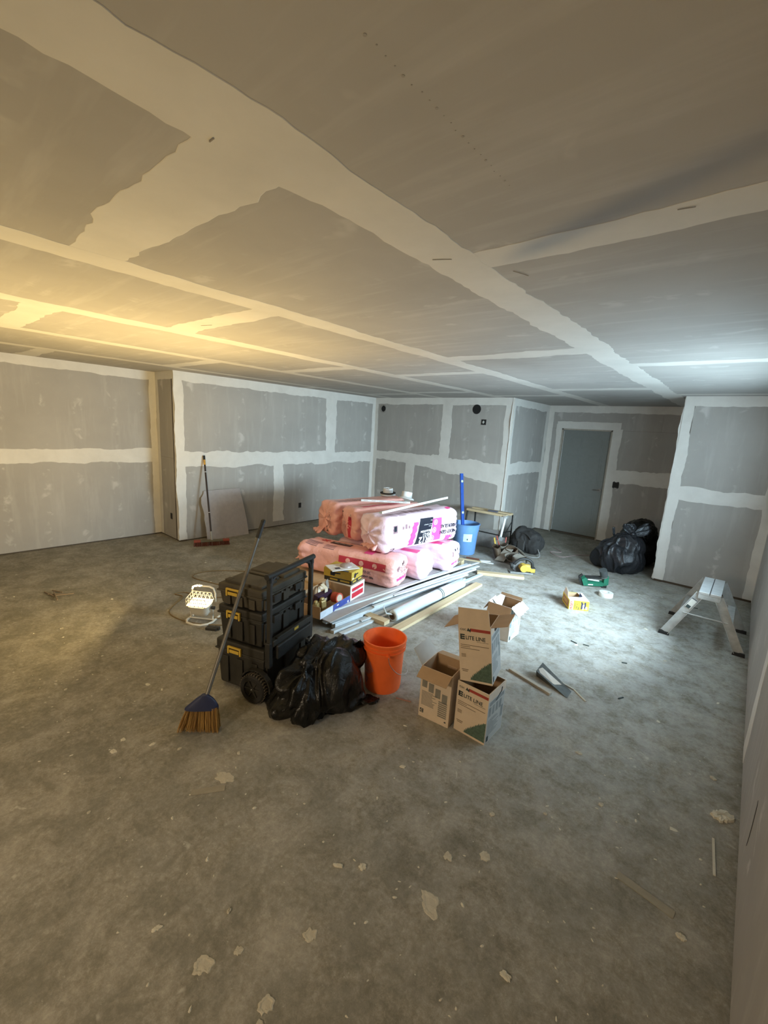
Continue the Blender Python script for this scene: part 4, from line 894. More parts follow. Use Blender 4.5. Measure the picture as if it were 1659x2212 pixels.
# ------------------------------------------------------------------ buckets and bins
bk = root('orange_bucket', (-1.775, 2.175, 0), radians(-40), 'orange plastic bucket with a wire handle, between the black bag and the cartons', 'bucket')
MB().lathe([(.0005, .004), (.118, .004), (.126, .0), (.129, .012), (.131, .03), (.141, .30), (.152, .302), (.152, .312), (.143, .314), (.144, .328), (.152, .330), (.152, .340), (.146, .342), (.148, .362), (.156, .366), (.156, .374), (.146, .375), (.141, .36), (.132, .10), (.126, .02), (.0005, .016)], None, 64).build('pail', ORANGE, bk, smooth=True)
for s_ in (-1, 1): MB().rod((s_ * .146, 0, .307), (s_ * .172, 0, .307), .013, .011, 14).build('handle_lug', ORANGE, bk, smooth=True)
MB().tube(spline([(.172, 0, .307), (.178, .01, .26), (.176, .05, .205), (.162, .09, .175), (.11, .145, .150), (0, .178, .140), (-.11, .145, .150), (-.162, .09, .175), (-.176, .05, .205), (-.178, .01, .26), (-.172, 0, .307)], 5), .0022, 6).build('wire_handle', STEEL, bk, smooth='all')
def onpail(u, z): r_ = .1285 + (z - .0) * .042 + .0016; a = -pi / 2 + u / .135; return (r_ * cos(a), r_ * sin(a), z)
def pailpatch(poly, m, nm, d=0):
    p = MB()
    def sub(q, n=6):
        out = []
        for (a, b), (c, e) in zip(q, q[1:] + q[:1]): out += [(a + (c - a) * k / n, b + (e - b) * k / n) for k in range(n)]
        return out
    q = sub(poly); cx = sum(a for a, b in q) / len(q); cy = sum(b for a, b in q) / len(q); rings = []
    for s_ in (1, .75, .5, .25): rings.append([p.bm.verts.new(Vector(onpail(cx + (a - cx) * s_, cy + (b - cy) * s_)) * 1) for a, b in q])
    for A_, B_ in zip(rings, rings[1:]):
        for k in range(len(q)): p.bm.faces.new((A_[k], A_[(k + 1) % len(q)], B_[(k + 1) % len(q)], B_[k]))
    p.bm.faces.new(rings[-1]); return p.build(nm, m, bk)
pailpatch([(.07, .13), (.12, .17), (.09, .235), (.065, .20), (.045, .22), (.02, .17), (-.01, .19), (-.02, .15)], ORLOGO, 'worn_logo')
pailpatch([(-.02, .135), (.055, .135), (.055, .146), (-.02, .146)], mat('label_cream', (.62, .42, .32), .6), 'logo_bar')
pailpatch([(-.03, .06), (.05, .05), (.075, .10), (.03, .125), (-.03, .12), (-.06, .09)], ORLOGO, 'worn_logo')
# the wire hangs on the camera side; lugs to the left and right of it
bn = root('blue_bin', (-3.20, 5.72, 0), radians(-20), 'tall round blue bin with a white label, behind the pink bales', 'bin')
MB().lathe([(.0005, .012), (.155, .012), (.160, .0), (.166, .01), (.188, .36), (.196, .362), (.202, .455), (.212, .460), (.213, .472), (.203, .474), (.196, .46), (.184, .36), (.162, .03), (.0005, .025)], None, 56).build('tub', BLUE, bn, smooth=True)
MB().box((-.215, -.02, .385), (.03, .09, .075), bev=.008).build('side_grip', BLUE, bn)
def binpatch(a0, a1, z0, z1, m, nm, r_off=.002):
    p = MB(); g = []
    for i in range(9):
        a = a0 + (a1 - a0) * i / 8; g.append([p.bm.verts.new(((.1655 + z * .063 + r_off) * cos(a), (.1655 + z * .063 + r_off) * sin(a), z)) for z in (z0, z1)])
    for A_, B_ in zip(g, g[1:]): p.bm.faces.new((A_[0], B_[0], B_[1], A_[1]))
    return p.build(nm, m, bn)
binpatch(-.85, -.12, .215, .335, mat('faded_label', (.52, .62, .74), .5), 'label'); binpatch(-.55, -.47, .24, .265, INK, 'label_mark', .004)
lv = root('box_level', (-3.185, 5.68, .03), 0, 'long blue metal level standing up in the blue bin', 'level', rot=(Vector((-.19, .05, 1.2)).to_track_quat('Z', 'Y').to_matrix()))
MB().box((0, 0, .60), (.058, .022, 1.20), bev=.002).build('bar', BLUED, lv)
for z in (.12, .60, 1.08): MB().rod((0, -.0125, z), (0, .0125, z), .020, seg=20).build('vial', mat('vial_window', (.55, .6, .35), .3), lv)
# folding work bench behind the bin
wbn = root('folding_work_bench', (-3.10, 6.36, 0), radians(2), 'folding work bench with a wooden top and white leg, behind the blue bin', 'bench')
MB().box((-.10, .0, .565), (.70, .09, .035), bev=.003).build('worktop', WOODX, wbn); MB().box((-.10, .20, .565), (.70, .10, .035), bev=.003).build('worktop', WOODX, wbn); MB().box((-.02, .06, .593), (.16, .06, .02), bev=.004).build('clamp_pad', mat('slate_plastic', (.10, .11, .16), .6), wbn)
MB().box((.24, -.02, .545), (.05, .10, .05), bev=.006).build('corner_bracket', mat('scuffed_white_metal', (.50, .50, .48), .5, .3), wbn)
MB().rod((.25, -.05, .56), (.205, -.12, .02), .019, seg=10).build('leg', WHITE, wbn); MB().rod((.25, .24, .55), (.20, .38, .02), .012, seg=10).build('leg', BLACK, wbn); MB().rod((-.42, -.05, .55), (-.46, -.10, .02), .016, seg=10).build('leg', BLACK, wbn); MB().rod((-.42, .24, .55), (-.46, .34, .02), .014, seg=10).build('leg', BLACK, wbn)
p = MB(); p.rod((.23, -.06, .30), (.22, .30, .26), .009).rod((.22, -.08, .12), (.23, .27, .42), .007).rod((-.44, -.08, .25), (.22, -.09, .25), .009); p.build('brace', BLACK, wbn)
MB().box((.20, -.12, .012), (.09, .05, .024), bev=.004).box((-.46, -.10, .012), (.07, .04, .024), bev=.004).build('foot', RUB, wbn)
MB().sheet([(.21, -.10, .02), (-.20, -.14, .02), (-.17, -.07, .30), (.23, -.05, .32)], .006).build('step_plate', mat('grey_step_plate', (.20, .19, .18), .6), wbn)
# offcuts near the bin foot
for i, (x, y, a, L_, lab) in enumerate(((-2.70, 5.50, .35, .22, 'white trim offcut on the floor right of the blue bin, longer of the two'), (-2.74, 5.56, .62, .15, 'white trim offcut on the floor right of the blue bin, shorter of the two'))):
    slab('trim_offcut', lab, 'trim board', (x, y, .001), (L_, .03, .010), a, WHITE)
tag(MB().rod((-3.0, 5.46, .016), (-2.82, 5.52, .016), .013, seg=10).build('chisel', mat('dark_red_handle', (.14, .05, .03), .5)), 'dark reddish chisel lying at the foot of the blue bin', 'tool')
tag(MB().box((-2.92, 5.42, .006), (.34, .05, .012), rz3(.35), .002).build('lath', WOODX), 'thin pine lath lying in front of the blue bin', 'lath')

# ------------------------------------------------------------------ cartons
def carton(loc, rz, W, D, H, label, name='carton', group=None, rot=None, th=.004, m=CARD):
    t = root(name, loc, rz, label, 'box', group, rot=rot)
    b = MB(); b.box((W / 2, th / 2, H / 2), (W, th, H)); b.box((W / 2, D - th / 2, H / 2), (W, th, H)); b.box((th / 2, D / 2, H / 2), (th, D - 2 * th, H)); b.box((W - th / 2, D / 2, H / 2), (th, D - 2 * th, H)); b.box((W / 2, D / 2, th / 2), (W - 2 * th, D - 2 * th, th))
    b.build('carton_body', m, t)
    n = MB(); e = th + .0006
    n.quad((e, e, th), (W - e, e, th), (W - e, e, H - .001), (e, e, H - .001)); n.quad((e, D - e, th), (W - e, D - e, th), (W - e, D - e, H - .001), (e, D - e, H - .001))
    n.quad((e, e, th), (e, D - e, th), (e, D - e, H - .001), (e, e, H - .001)); n.quad((W - e, e, th), (W - e, D - e, th), (W - e, D - e, H - .001), (W - e, e, H - .001))
    n.build('carton_lining', CARDIN, t, fix=False)
    return t
def flap(t, a, b, out, ang, L_, m=CARD, th=.0035, skew=.008, name='flap'):
    """flap hinged on the edge a-b; out = outward direction; ang 0 = up, 90 = level, 180 = hanging"""
    a, b, out = Vector(a), Vector(b), Vector(out).normalized(); d = Vector((0, 0, 1)) * cos(radians(ang)) + out * sin(radians(ang)); e = (b - a).normalized() * skew
    p = MB(); p.sheet([a + e * .3, b - e * .3, b - e + d * L_, a + e + d * L_], th); return p.build(name, m, t)
def front_print(t, W, H, z1=None):
    e = -.0008; fx = W / .21
    flat_text(t, 'small_words', 'CGC', .017, INK, (.012 * fx, e, H - .038), X, Z_, .0004)
    p = MB(); flat_poly(p, [(.055 * fx, H - .040), (.066 * fx, H - .018), (.072 * fx, H - .030), (.083 * fx, H - .022), (.080 * fx, H - .046), (.070 * fx, H - .040)], (0, e, 0), X, Z_); p.build('emblem', INK, t, fix=False)
    p = MB(); p.box((.142 * fx, e / 2, H - .030), (.130 * fx, .0006, .018)); p.build('red_stripe', INKR, t)
    p = MB()
    for k in range(3): p.box((.026 * fx, e / 2, H - .066 - k * .0125), (.030 * fx, .0007, .0085))
    p.box((.016 * fx, e / 2, H - .0785), (.008 * fx, .0007, .030)); p.build('letter_emblem', INK, t)
    flat_text(t, 'brand_words', 'LITE LINE', .0335, INK, (.046 * fx, e, H - .092), X, Z_, .0007, .93 * fx)
    flat_text(t, 'small_words', 'DRYWALL COMPOUND', .007, INK, (.118 * fx, e, H - .103), X, Z_, 0, fx)
    p = MB()
    for k, (a, b) in enumerate(((.012, .195), (.012, .075), (.012, .135))): p.box(((a + b) / 2 * fx, e / 2, H - .128 - k * .011), ((b - a) * fx, .0006, .0035))
    for k in range(3): p.box((.030 * fx, e / 2, H - .188 - k * .008), (.030 * fx, .0006, .0035))
    for k in range(2): p.box((.036 * fx, e / 2, .075 - k * .010), ((.044 - .01 * k) * fx, .0006, .0045))
    p.build('fine_print', mat('brown_ink', (.20, .15, .10), .8), t)
    q = MB(); pts = [(.065 * fx, .016)]; rn = random.Random(5); n = 26
    for k in range(n + 1):
        f = k / n; x = .070 + .128 * f; z = .018 + .122 * f ** .85 + (.010 if k % 2 else -.004) * rn.uniform(.5, 1.4); pts.append((x * fx, z))
    pts += [(.2085 * fx, .145), (.2085 * fx, .012)]
    vs = [(a, b) for a, b in pts]; base = [(a, .014) for a, b in pts]
    for i in range(len(pts) - 2):
        q.quad((pts[i][0], e, .014), (pts[i + 1][0], e, .014), (pts[i + 1][0], e, pts[i + 1][1]), (pts[i][0], e, pts[i][1]))
    q.build('tree_print', INKT, t, fix=False)
def side_print(t, x, D, H, dark=True, hole=True):
    e = .0008; p = MB(); p.box((x + e / 2, D / 2, (H - .05) / 2), (.0006, D - .008, H - .06)); p.build('side_label', mat('pale_print', (.50, .49, .46), .7, var=.05), t)
    p = MB(); rn = random.Random(int(x * 999))
    for k in range(4): p.box((x + e, .030 + k * .045, H * .62), (.0008, .030, H * .18))
    for k in range(10): L_ = rn.uniform(.06, D - .07); p.box((x + e, .018 + L_ / 2, H * .45 - k * .011), (.0008, L_, .005))
    p.box((x + e, D - .03, H * .42), (.0008, .03, H * .24)); p.box((x + e, D / 2, H * .78), (.0008, D - .04, .025)); p.build('side_print', mat('slate_print', (.27, .28, .27), .8, var=.2), t)
    MB().box((x + e * 1.6, .030, .028), (.0008, .024, .034)).build('emblem', INK, t)
    if hole:
        MB().rod((x - .001, D * .45, H - .045), (x + .0016, D * .45, H - .045), .013, seg=18).box((x + .0003, D * .45 + .02, H - .045), (.0026, .04, .026)).rod((x - .001, D * .45 + .04, H - .045), (x + .0016, D * .45 + .04, H - .045), .013, seg=18).build('hand_hole', mat('hole_dark', (.05, .03, .02), .9), t)
c3 = carton((-1.152, 2.148, 0), 0, .212, .225, .335, 'open carton on the floor carrying the other one, green tree print and red stripe', group='lite line cartons')
front_print(c3, .212, .335); side_print(c3, .212, .225, .335, hole=False)
MB().tube([(.2128, .10, .255), (.2132, .13, .275), (.2132, .165, .29), (.2132, .17, .315)], .003).build('torn_hole', INK, c3)
flap(c3, (.208, .01, .333), (.208, .215, .333), (-1, 0, 0), 168, .09, CARDIN)
rot2 = Matrix.Rotation(radians(13), 3, 'Z') @ Matrix.Rotation(radians(-7.5), 3, 'Y')
c2 = carton((-1.143, 2.155, .339), 0, .197, .215, .362, 'open carton standing tilted on top of another, its flaps spread', rot=rot2, group='lite line cartons')
front_print(c2, .197, .362); side_print(c2, .197, .215, .362)
flap(c2, (0, 0, .362), (.197, 0, .362), (0, -1, 0), 4, .108)
flap(c2, (.197, 0, .362), (.197, .215, .362), (1, 0, 0), 78, .10, CARDIN); flap(c2, (0, .215, .362), (0, 0, .362), (-1, 0, 0), 112, .10, CARDIN)
c1 = carton((-1.388, 2.092, 0), radians(7), .213, .215, .355, 'open carton left of the two stacked ones, its brown flap folded forward', group='lite line cartons')
p = MB(); rn = random.Random(8)
for k in range(4): p.box((.030 + k * .048, -.0006, .245 - .02 * k), (.036, .0006, .062))
for k in range(12): L_ = rn.uniform(.07, .11); p.box((.014 + L_ / 2, -.0006, .185 - k * .0085), (L_, .0006, .004))
for k in range(8): p.box((.165, -.0006, .155 - k * .014), (.060, .0006, .009))
p.build('fine_print', INKG, c1); MB().box((.022, -.0009, .045), (.026, .0006, .028)).box((.19, -.0009, .03), (.012, .0006, .008)).build('emblem', INK, c1); flat_text(c1, 'emblem_letter', 'C', .024, CARD, (.013, -.0016, .037), X, Z_, .001)
flap(c1, (0, 0, .355), (.213, 0, .355), (0, -1, 0), 118, .085, CARDIN, skew=.004); flap(c1, (0, .215, .355), (0, 0, .355), (-1, 0, 0), 38, .115, CARDW); flap(c1, (0, .211, .352), (.213, .211, .352), (0, 1, 0), 100, .07, CARDIN)
flap(c1, (.209, 0, .353), (.209, .215, .353), (1, 0, 0), 20, .012, CARD)
MB().box((.12, .2088, .285), (.070, .002, .022), bev=.001).build('hand_hole_tab', mat('peach_cardboard', (.55, .38, .26), .8), c1)
c4 = carton((-1.632, 3.470, 0), radians(1), .222, .24, .325, 'open carton standing alone behind the stacked pair, its flaps wrapped in torn tape', m=CARDW)
side_print(c4, .222, .24, .325, hole=False); MB().box((.2225, .02, .22), (.0012, .02, .17)).build('teal_stripe', mat('teal_print', (.05, .16, .20), .6), c4)
flap(c4, (0, 0, .325), (.222, 0, .325), (0, -1, 0), 160, .105, CARDIN, skew=.003); flap(c4, (.222, 0, .325), (.222, .24, .325), (1, 0, 0), 128, .085, CARDW, skew=-.006); flap(c4, (0, .24, .325), (0, 0, .325), (-1, 0, 0), 150, .10, CARDIN)
flap(c4, (.222, .24, .325), (0, .24, .325), (0, 1, 0), 20, .03, CARDIN)
FILM = mat('shiny_tape_film', (.75, .76, .76), .15, var=.1, bmp=.5, spec=.9)
p = MB(); rn = random.Random(2)
p.sheet([(.01, .235, .335), (.01, .06, .332), (.10, .05, .265), (.06, .22, .335)], .002); p.sheet([(.0, .01, .333), (.0, .14, .345), (.035, .12, .300), (.03, .02, .29)], .002)
for k in range(6): x = .226 + rn.uniform(0, .03); p.sheet([(.218, .01 + k * .03, .332), (.218, .03 + k * .03, .332), (x + .04, .035 + k * .035, .25 + rn.uniform(-.02, .03)), (x + .035, .015 + k * .035, .25)], .0015)
p.build('torn_tape', FILM, c4)
# bag box, yellow
hx0 = Vector((-1.275, 4.70, 0)); ha = radians(33)
hb_ = carton(hx0, ha, .205, .26, .108, 'yellow carton of garbage bags with red lettering, torn open at the top', m=mat('yellow_print', (.78, .60, .04), .5, var=.04))
flat_text(hb_, 'red_words', 'HUSKY', .040, INKR, (.036, -.0012, .004), Z_, -X, .0018, .72); p = MB(); p.box((.024, -.0003, .054), (.040, .0006, .104)); p.build('cream_panel', mat('cream_print', (.75, .70, .55), .5), hb_)
for k, s_ in enumerate(('Contractor', 'Clean-Up', 'Bags')): flat_text(hb_, 'black_words', s_, .021, INK, (.066 + k * .020, -.001, .006), Z_, -X, .0006, .85)
p = MB(); p.box((.135, -.0005, .05), (.022, .0010, .07)); p.box((.128, -.0005, .09), (.015, .001, .018)); p.box((.165, -.0005, .06), (.020, .0010, .07)); p.build('printed_figures', mat('navy_ink', (.03, .03, .07), .6), hb_); p = MB(); p.box((.150, -.0008, .04), (.016, .0010, .06)); p.box((.182, -.0008, .03), (.020, .0010, .03)); p.build('white_figures', WPRT, hb_)
p = MB(); p.box((-.0005, .13, .054), (.001, .21, .075)); p.build('red_side_panel', mat('brown_red_print', (.40, .17, .08), .6), hb_); flat_text(hb_, 'side_words', 'HUSKY', .05, mat('yellow_words', (.75, .5, .08), .6), (-.0016, .225, .035), -Y, Z_, .001)
p = MB(); p.sheet([(0, 0, .1085), (.205, 0, .1085), (.205, .26, .1085), (.15, .26, .1085), (.16, .12, .1085), (.0, .09, .1085)], .0015); p.build('torn_top', mat('pale_torn_print', (.72, .66, .58), .6, var=.2), hb_)
p = MB(); p.sheet([(.0, .07, .109), (.0, .25, .109), (.025, .27, .165), (.01, .20, .18), (.0, .10, .17)], .0025); p.build('torn_flap', CARD, hb_)
p = MB(); p.sheet([(.12, .10, .112), (.17, .13, .112), (.15, .17, .14)], .002); p.build('bag_corner', NAVY, hb_)
# roll of paper joint tape
tr = MB().lathe([(.034, .0), (.076, .0), (.078, .004), (.078, .048), (.076, .052), (.034, .052), (.032, .048), (.032, .004), (.034, .0)], None, 48).build('joint_tape_roll', mat('paper_tape_white', (.66, .66, .62), .7, var=.03), smooth=True)
tr.location = (-1.090, 5.47, .0); tag(tr, 'white roll of joint tape lying flat in front of the green nailer', 'tape')
# green nailer
GREEN = mat('green_plastic', (.02, .16, .095), .4, var=.15); nl = root('nail_gun', (-1.425, 5.640, 0), radians(34), 'green and black cordless nailer lying on the floor by the yellow carton', 'power tool')
Mn = Matrix.Rotation(radians(18), 4, 'X') @ Matrix(((1, 0, 0, 0), (0, 0, -1, 0), (0, 1, 0, 0), (0, 0, 0, 1)))
MB().prism([(.02, .02), (.26, .03), (.30, .05), (.30, .085), (.25, .085), (.06, .060), (.05, .075)], -.028, .028, Mn).build('lower_housing', GREEN, nl)
MB().prism([(-.02, .11), (.02, .02), (.07, .02), (.045, .12), (.02, .145)], -.030, .030, Mn).build('front_housing', GREEN, nl)
MB().prism([(.25, .07), (.31, .06), (.285, .19), (.235, .20)], -.032, .032, Mn).build('rear_housing', GREEN, nl)
MB().prism([(.02, .125), (.24, .135), (.24, .162), (.02, .148)], -.018, .018, Mn).build('handle', BLACK, nl); MB().prism([(-.04, .135), (-.015, .10), (.02, .018), (.0, .012), (-.035, .06), (-.055, .12)], -.016, .016, Mn).build('magazine', BLACK, nl)
MB().rod(Mn @ Vector((-.05, .13, 0)), Mn @ Vector((-.02, .17, 0)), .017, seg=12).build('nose', BLACK, nl, smooth=True); MB().rod(Mn @ Vector((.245, .165, 0)), Mn @ Vector((.205, .262, 0)), .044, .046, 20).build('motor_cap', mat('dark_grey_plastic', (.05, .055, .055), .45), nl, smooth=True)
MB().rod(Mn @ Vector((.245, .165, 0)), Mn @ Vector((.24, .178, 0)), .047, seg=20).build('steel_ring', STEEL, nl); MB().prism([(.06, .098), (.20, .086), (.20, .096), (.06, .108)], -.008, .008, Mn).build('white_rail', WHITE, nl)
MB().prism([(.24, .0), (.30, .0), (.295, .05), (.25, .04)], -.03, .03, Mn).build('battery', BLACK, nl); MB().prism([(.07, .034), (.13, .038), (.13, .052), (.07, .048)], .0285, .0295, Mn).build('white_mark', WPRT, nl)

# ------------------------------------------------------------------ carton of supplies with the boxes on it
sa = radians(103.3)                       # long side direction
s0 = Vector((-2.705, 2.375, .108)); tray = root('supply_carton', s0, sa, 'low cut-down cardboard carton full of supplies on the hardboard sheet', 'box')
L1, DP, HH = .50, .30, .155                      # local x along the near side, +y away from the right wall
b = MB(); b.box((L1 / 2, .002, .035), (L1, .004, .07)); b.box((L1 / 2, DP, HH / 2), (L1, .004, HH)); b.box((.002, DP / 2, HH / 2 - .02), (.004, DP, HH - .04)); b.box((L1, DP / 2, HH / 2), (.004, DP, HH)); b.box((L1 / 2, DP / 2, .002), (L1, DP, .004)); b.build('carton_body', CARDIN, tray)
b = MB(); b.box((L1 * .20, -.0015, .036), (L1 * .40, .002, .068)); b.build('white_panel', mat('pale_blue_card', (.62, .68, .76), .6), tray); b = MB(); b.box((L1 * .70, -.0015, .036), (L1 * .58, .002, .066)); b.build('blue_panel', mat('blue_card', (.05, .08, .34), .5, var=.2), tray)
b = MB(); b.box((L1 * .56, -.003, .045), (.03, .001, .012)).box((L1 * .92, -.003, .02), (.02, .001, .02)); b.build('white_marks', WPRT, tray)
s2 = carton(s0 + Vector((cos(sa), sin(sa), 0)) * (L1 + .004), sa, .27, .30, .155, 'white-fronted carton with two red panels, beside the low supply carton', m=CARDW)
b = MB(); b.box((.135, -.0012, .078), (.27, .0016, .155)); b.build('white_front', WPRT, s2); b = MB(); b.box((.135, -.0026, .110), (.22, .0012, .034)).box((.135, -.0026, .048), (.22, .0012, .052)); b.build('red_panel', mat('red_card', (.55, .02, .04), .5), s2); flat_text(s2, 'small_words', 'DRYWALL SCREWS', .014, NAVY, (.04, -.0026, .080), X, Z_)
b = MB(); b.box((.135, .15, .1570), (.27, .30, .003)); b.build('closed_top', CARD, s2)
ya = radians(sa * 180 / pi + 2)
yb = root('yellow_tool_box', s0 + Vector((cos(sa), sin(sa), 0)) * (L1 + .040) + Vector((-sin(sa), cos(sa), 0)) * .02 + Vector((0, 0, .159)), ya, 'yellow and black cardboard tool box set on the red-panelled carton', 'box')
YC_ = mat('mustard_card', (.52, .36, .05), .5, var=.08)
MB().box((.105, .155, .088), (.23, .33, .088), bev=.002).build('box_lid', YC_, yb); MB().box((.105, .155, .022), (.22, .32, .044)).build('box_base', mat('black_card', (.03, .027, .022), .5), yb)
MB().prism([(.02, .012), (.05, .012), (.06, .035), (.10, .04), (.10, .052), (.055, .05), (.04, .065), (.02, .05)], .0, .001, Matrix.Translation((.02, -.0105, .05)) @ Matrix(((1, 0, 0, 0), (0, 0, -1, 0), (0, 1, 0, 0), (0, 0, 0, 1)))).build('tool_picture', NAVY, yb)
MB().prism([(.02, .012), (.07, .010), (.08, .035), (.14, .04), (.14, .052), (.075, .05), (.05, .062), (.02, .05)], .0, .001, Matrix.Translation((-.0105, .26, .05)) @ Matrix(((0, 0, -1, 0), (-1, 0, 0, 0), (0, 1, 0, 0), (0, 0, 0, 1)))).build('tool_picture', NAVY, yb)
p = MB(); p.box((-.0055, .20, .022), (.001, .09, .018)).box((-.0055, .07, .022), (.001, .11, .018)).box((.06, -.0055, .022), (.07, .001, .018)).box((.17, -.0055, .022), (.07, .001, .018)); p.build('gold_words', YC_, yb); MB().box((.0, .14, .1325), (.03, .22, .001)).build('black_bar', NAVY, yb)
MB().box((.02, -.0106, .062), (.03, .001, .012)).build('white_sticker', WPRT, yb)
dk = root('cordless_tool_pack', yb.location + Vector((-.16, .0, .133)), radians(70), 'white blister pack with a round clear dome, on top of the yellow tool box', 'pack')
dk['category'] = 'package'; dk.name = 'blister_pack'
MB().box((.03, .02, .006), (.30, .20, .008), bev=.002).build('card', mat('white_card', (.72, .70, .68), .5, var=.08), dk)
MB().lathe([(.065, .010), (.062, .022), (.045, .034), (.001, .038)], Matrix.Translation((.07, .02, 0)), 28).build('dome', mat('dusty_clear_dome', (.40, .33, .31), .12, spec=.9, bmp=.4), dk, smooth=True)
MB().box((-.04, -.02, .012), (.05, .035, .004)).box((.12, .08, .012), (.02, .04, .004)).build('dark_picture', NAVY, dk)
# contents of the low carton
def sup(x, y, z): return s0 + Vector((cos(sa), sin(sa), 0)) * x + Vector((-sin(sa), cos(sa), 0)) * y + Vector((0, 0, z))
def item(name, mb, m, lab, cat, x, y, z, rz=0, rx=0, smooth=False, grp=None):
    o = mb.build(name, m, smooth=smooth); o.location = sup(x, y, z); o.rotation_euler = (Matrix.Rotation(sa + rz, 3, 'Z') @ Matrix.Rotation(rx, 3, 'X')).to_euler(); return tag(o, lab, cat, grp)
item('tape_spool', MB().lathe([(.036, 0), (.050, 0), (.050, .075), (.036, .075), (.034, .07), (.034, .005), (.036, 0)], None, 32), mat('red_tape', (.50, .07, .035), .45), 'red tape spool with a pale core lying in the low supply carton', 'tape', .335, .082, .085, -.15, radians(82), True)
item('tape_core', MB().rod((0, 0, .0705), (0, 0, .0745), .0355, seg=28), mat('pale_core', (.60, .53, .42), .7), 'pale end disc of the red tape spool in the supply carton', 'tape', .335, .082, .085, -.15, radians(82))
item('dark_box', MB().box((0, 0, .055), (.22, .05, .11), bev=.002), mat('aubergine_card', (.035, .015, .035), .5), 'dark purple narrow box standing in the low supply carton', 'box', .235, .155, .045, -.05, .15)
item('paper_strip', MB().sheet([(-.025, -.028, -.02), (.02, -.028, -.02), (.025, -.03, .10), (-.02, -.03, .10)], .002).sheet([(-.02, -.03, .10), (.025, -.03, .10), (.03, .03, .13), (-.015, .03, .13)], .002), mat('cream_paper', (.74, .66, .50), .6), 'curled cream paper strip looped over the dark purple box', 'paper', .26, .152, .085, -.05)
item('paper_roll', MB().lathe([(.055, 0), (.058, .0), (.058, .05), (.055, .05), (.055, 0)], None, 32), mat('white_paper', (.80, .76, .66), .6), 'white paper roll standing on edge at the back of the supply carton', 'paper', .33, .25, .10, .9, radians(90), True)
BRASS = mat('amber_glass', (.34, .25, .10), .2, .3, bmp=.4)
for i, (x, y, a) in enumerate(((.06, .075, .3), (.145, .070, -.2))):
    item('putty_bag', MB().box((0, 0, .055), (.065, .05, .11), bev=.012, taper=.9).ball((0, 0, .12), .024, 2, (1.2, .8, .8)), BRASS, ('gold wrapped packet upright in the supply carton, nearest the tool boxes', 'gold wrapped packet leaning in the middle of the supply carton')[i], 'packet', x, y, .008, a, -.15, grp='gold packets in the supply carton')
item('kraft_packet', MB().box((0, 0, .05), (.04, .03, .10), bev=.003), CARD, 'small kraft packet at the left back of the supply carton', 'packet', .04, .265, .006, .1)
item('putty_knife', MB().box((0, 0, .05), (.03, .012, .10), bev=.003).box((0, 0, .14), (.07, .002, .08)), mat('pale_blade', (.42, .40, .36), .4, .4), 'putty knife standing among the supplies behind the red spool', 'tool', .42, .19, .030, .3, -.2)

# ------------------------------------------------------------------ aluminium step platform at the right
ld = root('step_platform', (-.115, 5.15, 0), 0, 'low aluminium step platform with black feet, by the right wall', 'platform'); ZT = .50
for s_ in (-1, 1): MB().box((s_ * .0435, 0, ZT - .012), (.080, .62, .024), bev=.003).box((s_ * .080, 0, ZT - .03), (.004, .62, .035)).build('tread_plank', ALU, ld)
MB().box((0, 0, ZT - .006), (.010, .60, .006)).build('centre_slot', RUB, ld)
for sy in (-1, 1):
    MB().box((0, sy * .30, ZT - .045), (.17, .014, .05), bev=.003).build('end_bracket', ALUD, ld)
    for sx in (-1, 1):
        a = Vector((sx * .070, sy * .285, ZT - .03)); f0 = Vector((sx * .285, sy * .325, .028)); d = (f0 - a); q = d.to_track_quat('Z', 'Y').to_matrix()
        xx = Vector((1, 0, 0)) - d.normalized() * d.normalized().x; xx.normalize(); yy = d.normalized().cross(xx); rm = Matrix((xx, yy, d.normalized())).transposed(); c = (a + f0) / 2
        p = MB(); p.box(c, (.072, .004, d.length), rm); 
        for k in (-1, 1): p.box(c + xx * k * .034 - yy * -.010 * sy * (-1), (.004, .022, d.length), rm)
        p.build('leg', ALUD, ld)
        MB().box((sx * .288, sy * .325, .014), (.088, .032, .028), bev=.005).box((sx * .288, sy * .325, .003), (.092, .036, .006)).build('foot', RUB, ld)
    p = MB(); za = .26; xa = .070 + (.285 - .07) * ((ZT - .03) - za) / (ZT - .058); p.rod((-xa, sy * .305, za), (xa, sy * .305, za), .007, seg=8); p.build('spreader_bar', ALUD, ld)
for sx in (-1, 1):
    z = .25; xa = .070 + .215 * (.47 - z) / .442
    MB().box((sx * xa, 0, z), (.060, .60, .022), bev=.003).build('side_rung', ALUD, ld)
lm = Vector((-.125, -.3065, .36)); MB().box(lm, (.048, .001, .10), Matrix.Rotation(radians(26), 3, 'Y')).build('instruction_label', mat('worn_label', (.58, .56, .50), .6, var=.1), ld); MB().box(lm + Vector((-.015, -.001, -.03)), (.034, .001, .03), Matrix.Rotation(radians(26), 3, 'Y')).build('label_mark', INK, ld); MB().box(lm + Vector((.022, -.001, .05)), (.05, .001, .006), Matrix.Rotation(radians(26), 3, 'Y')).build('label_mark', NAVY, ld)

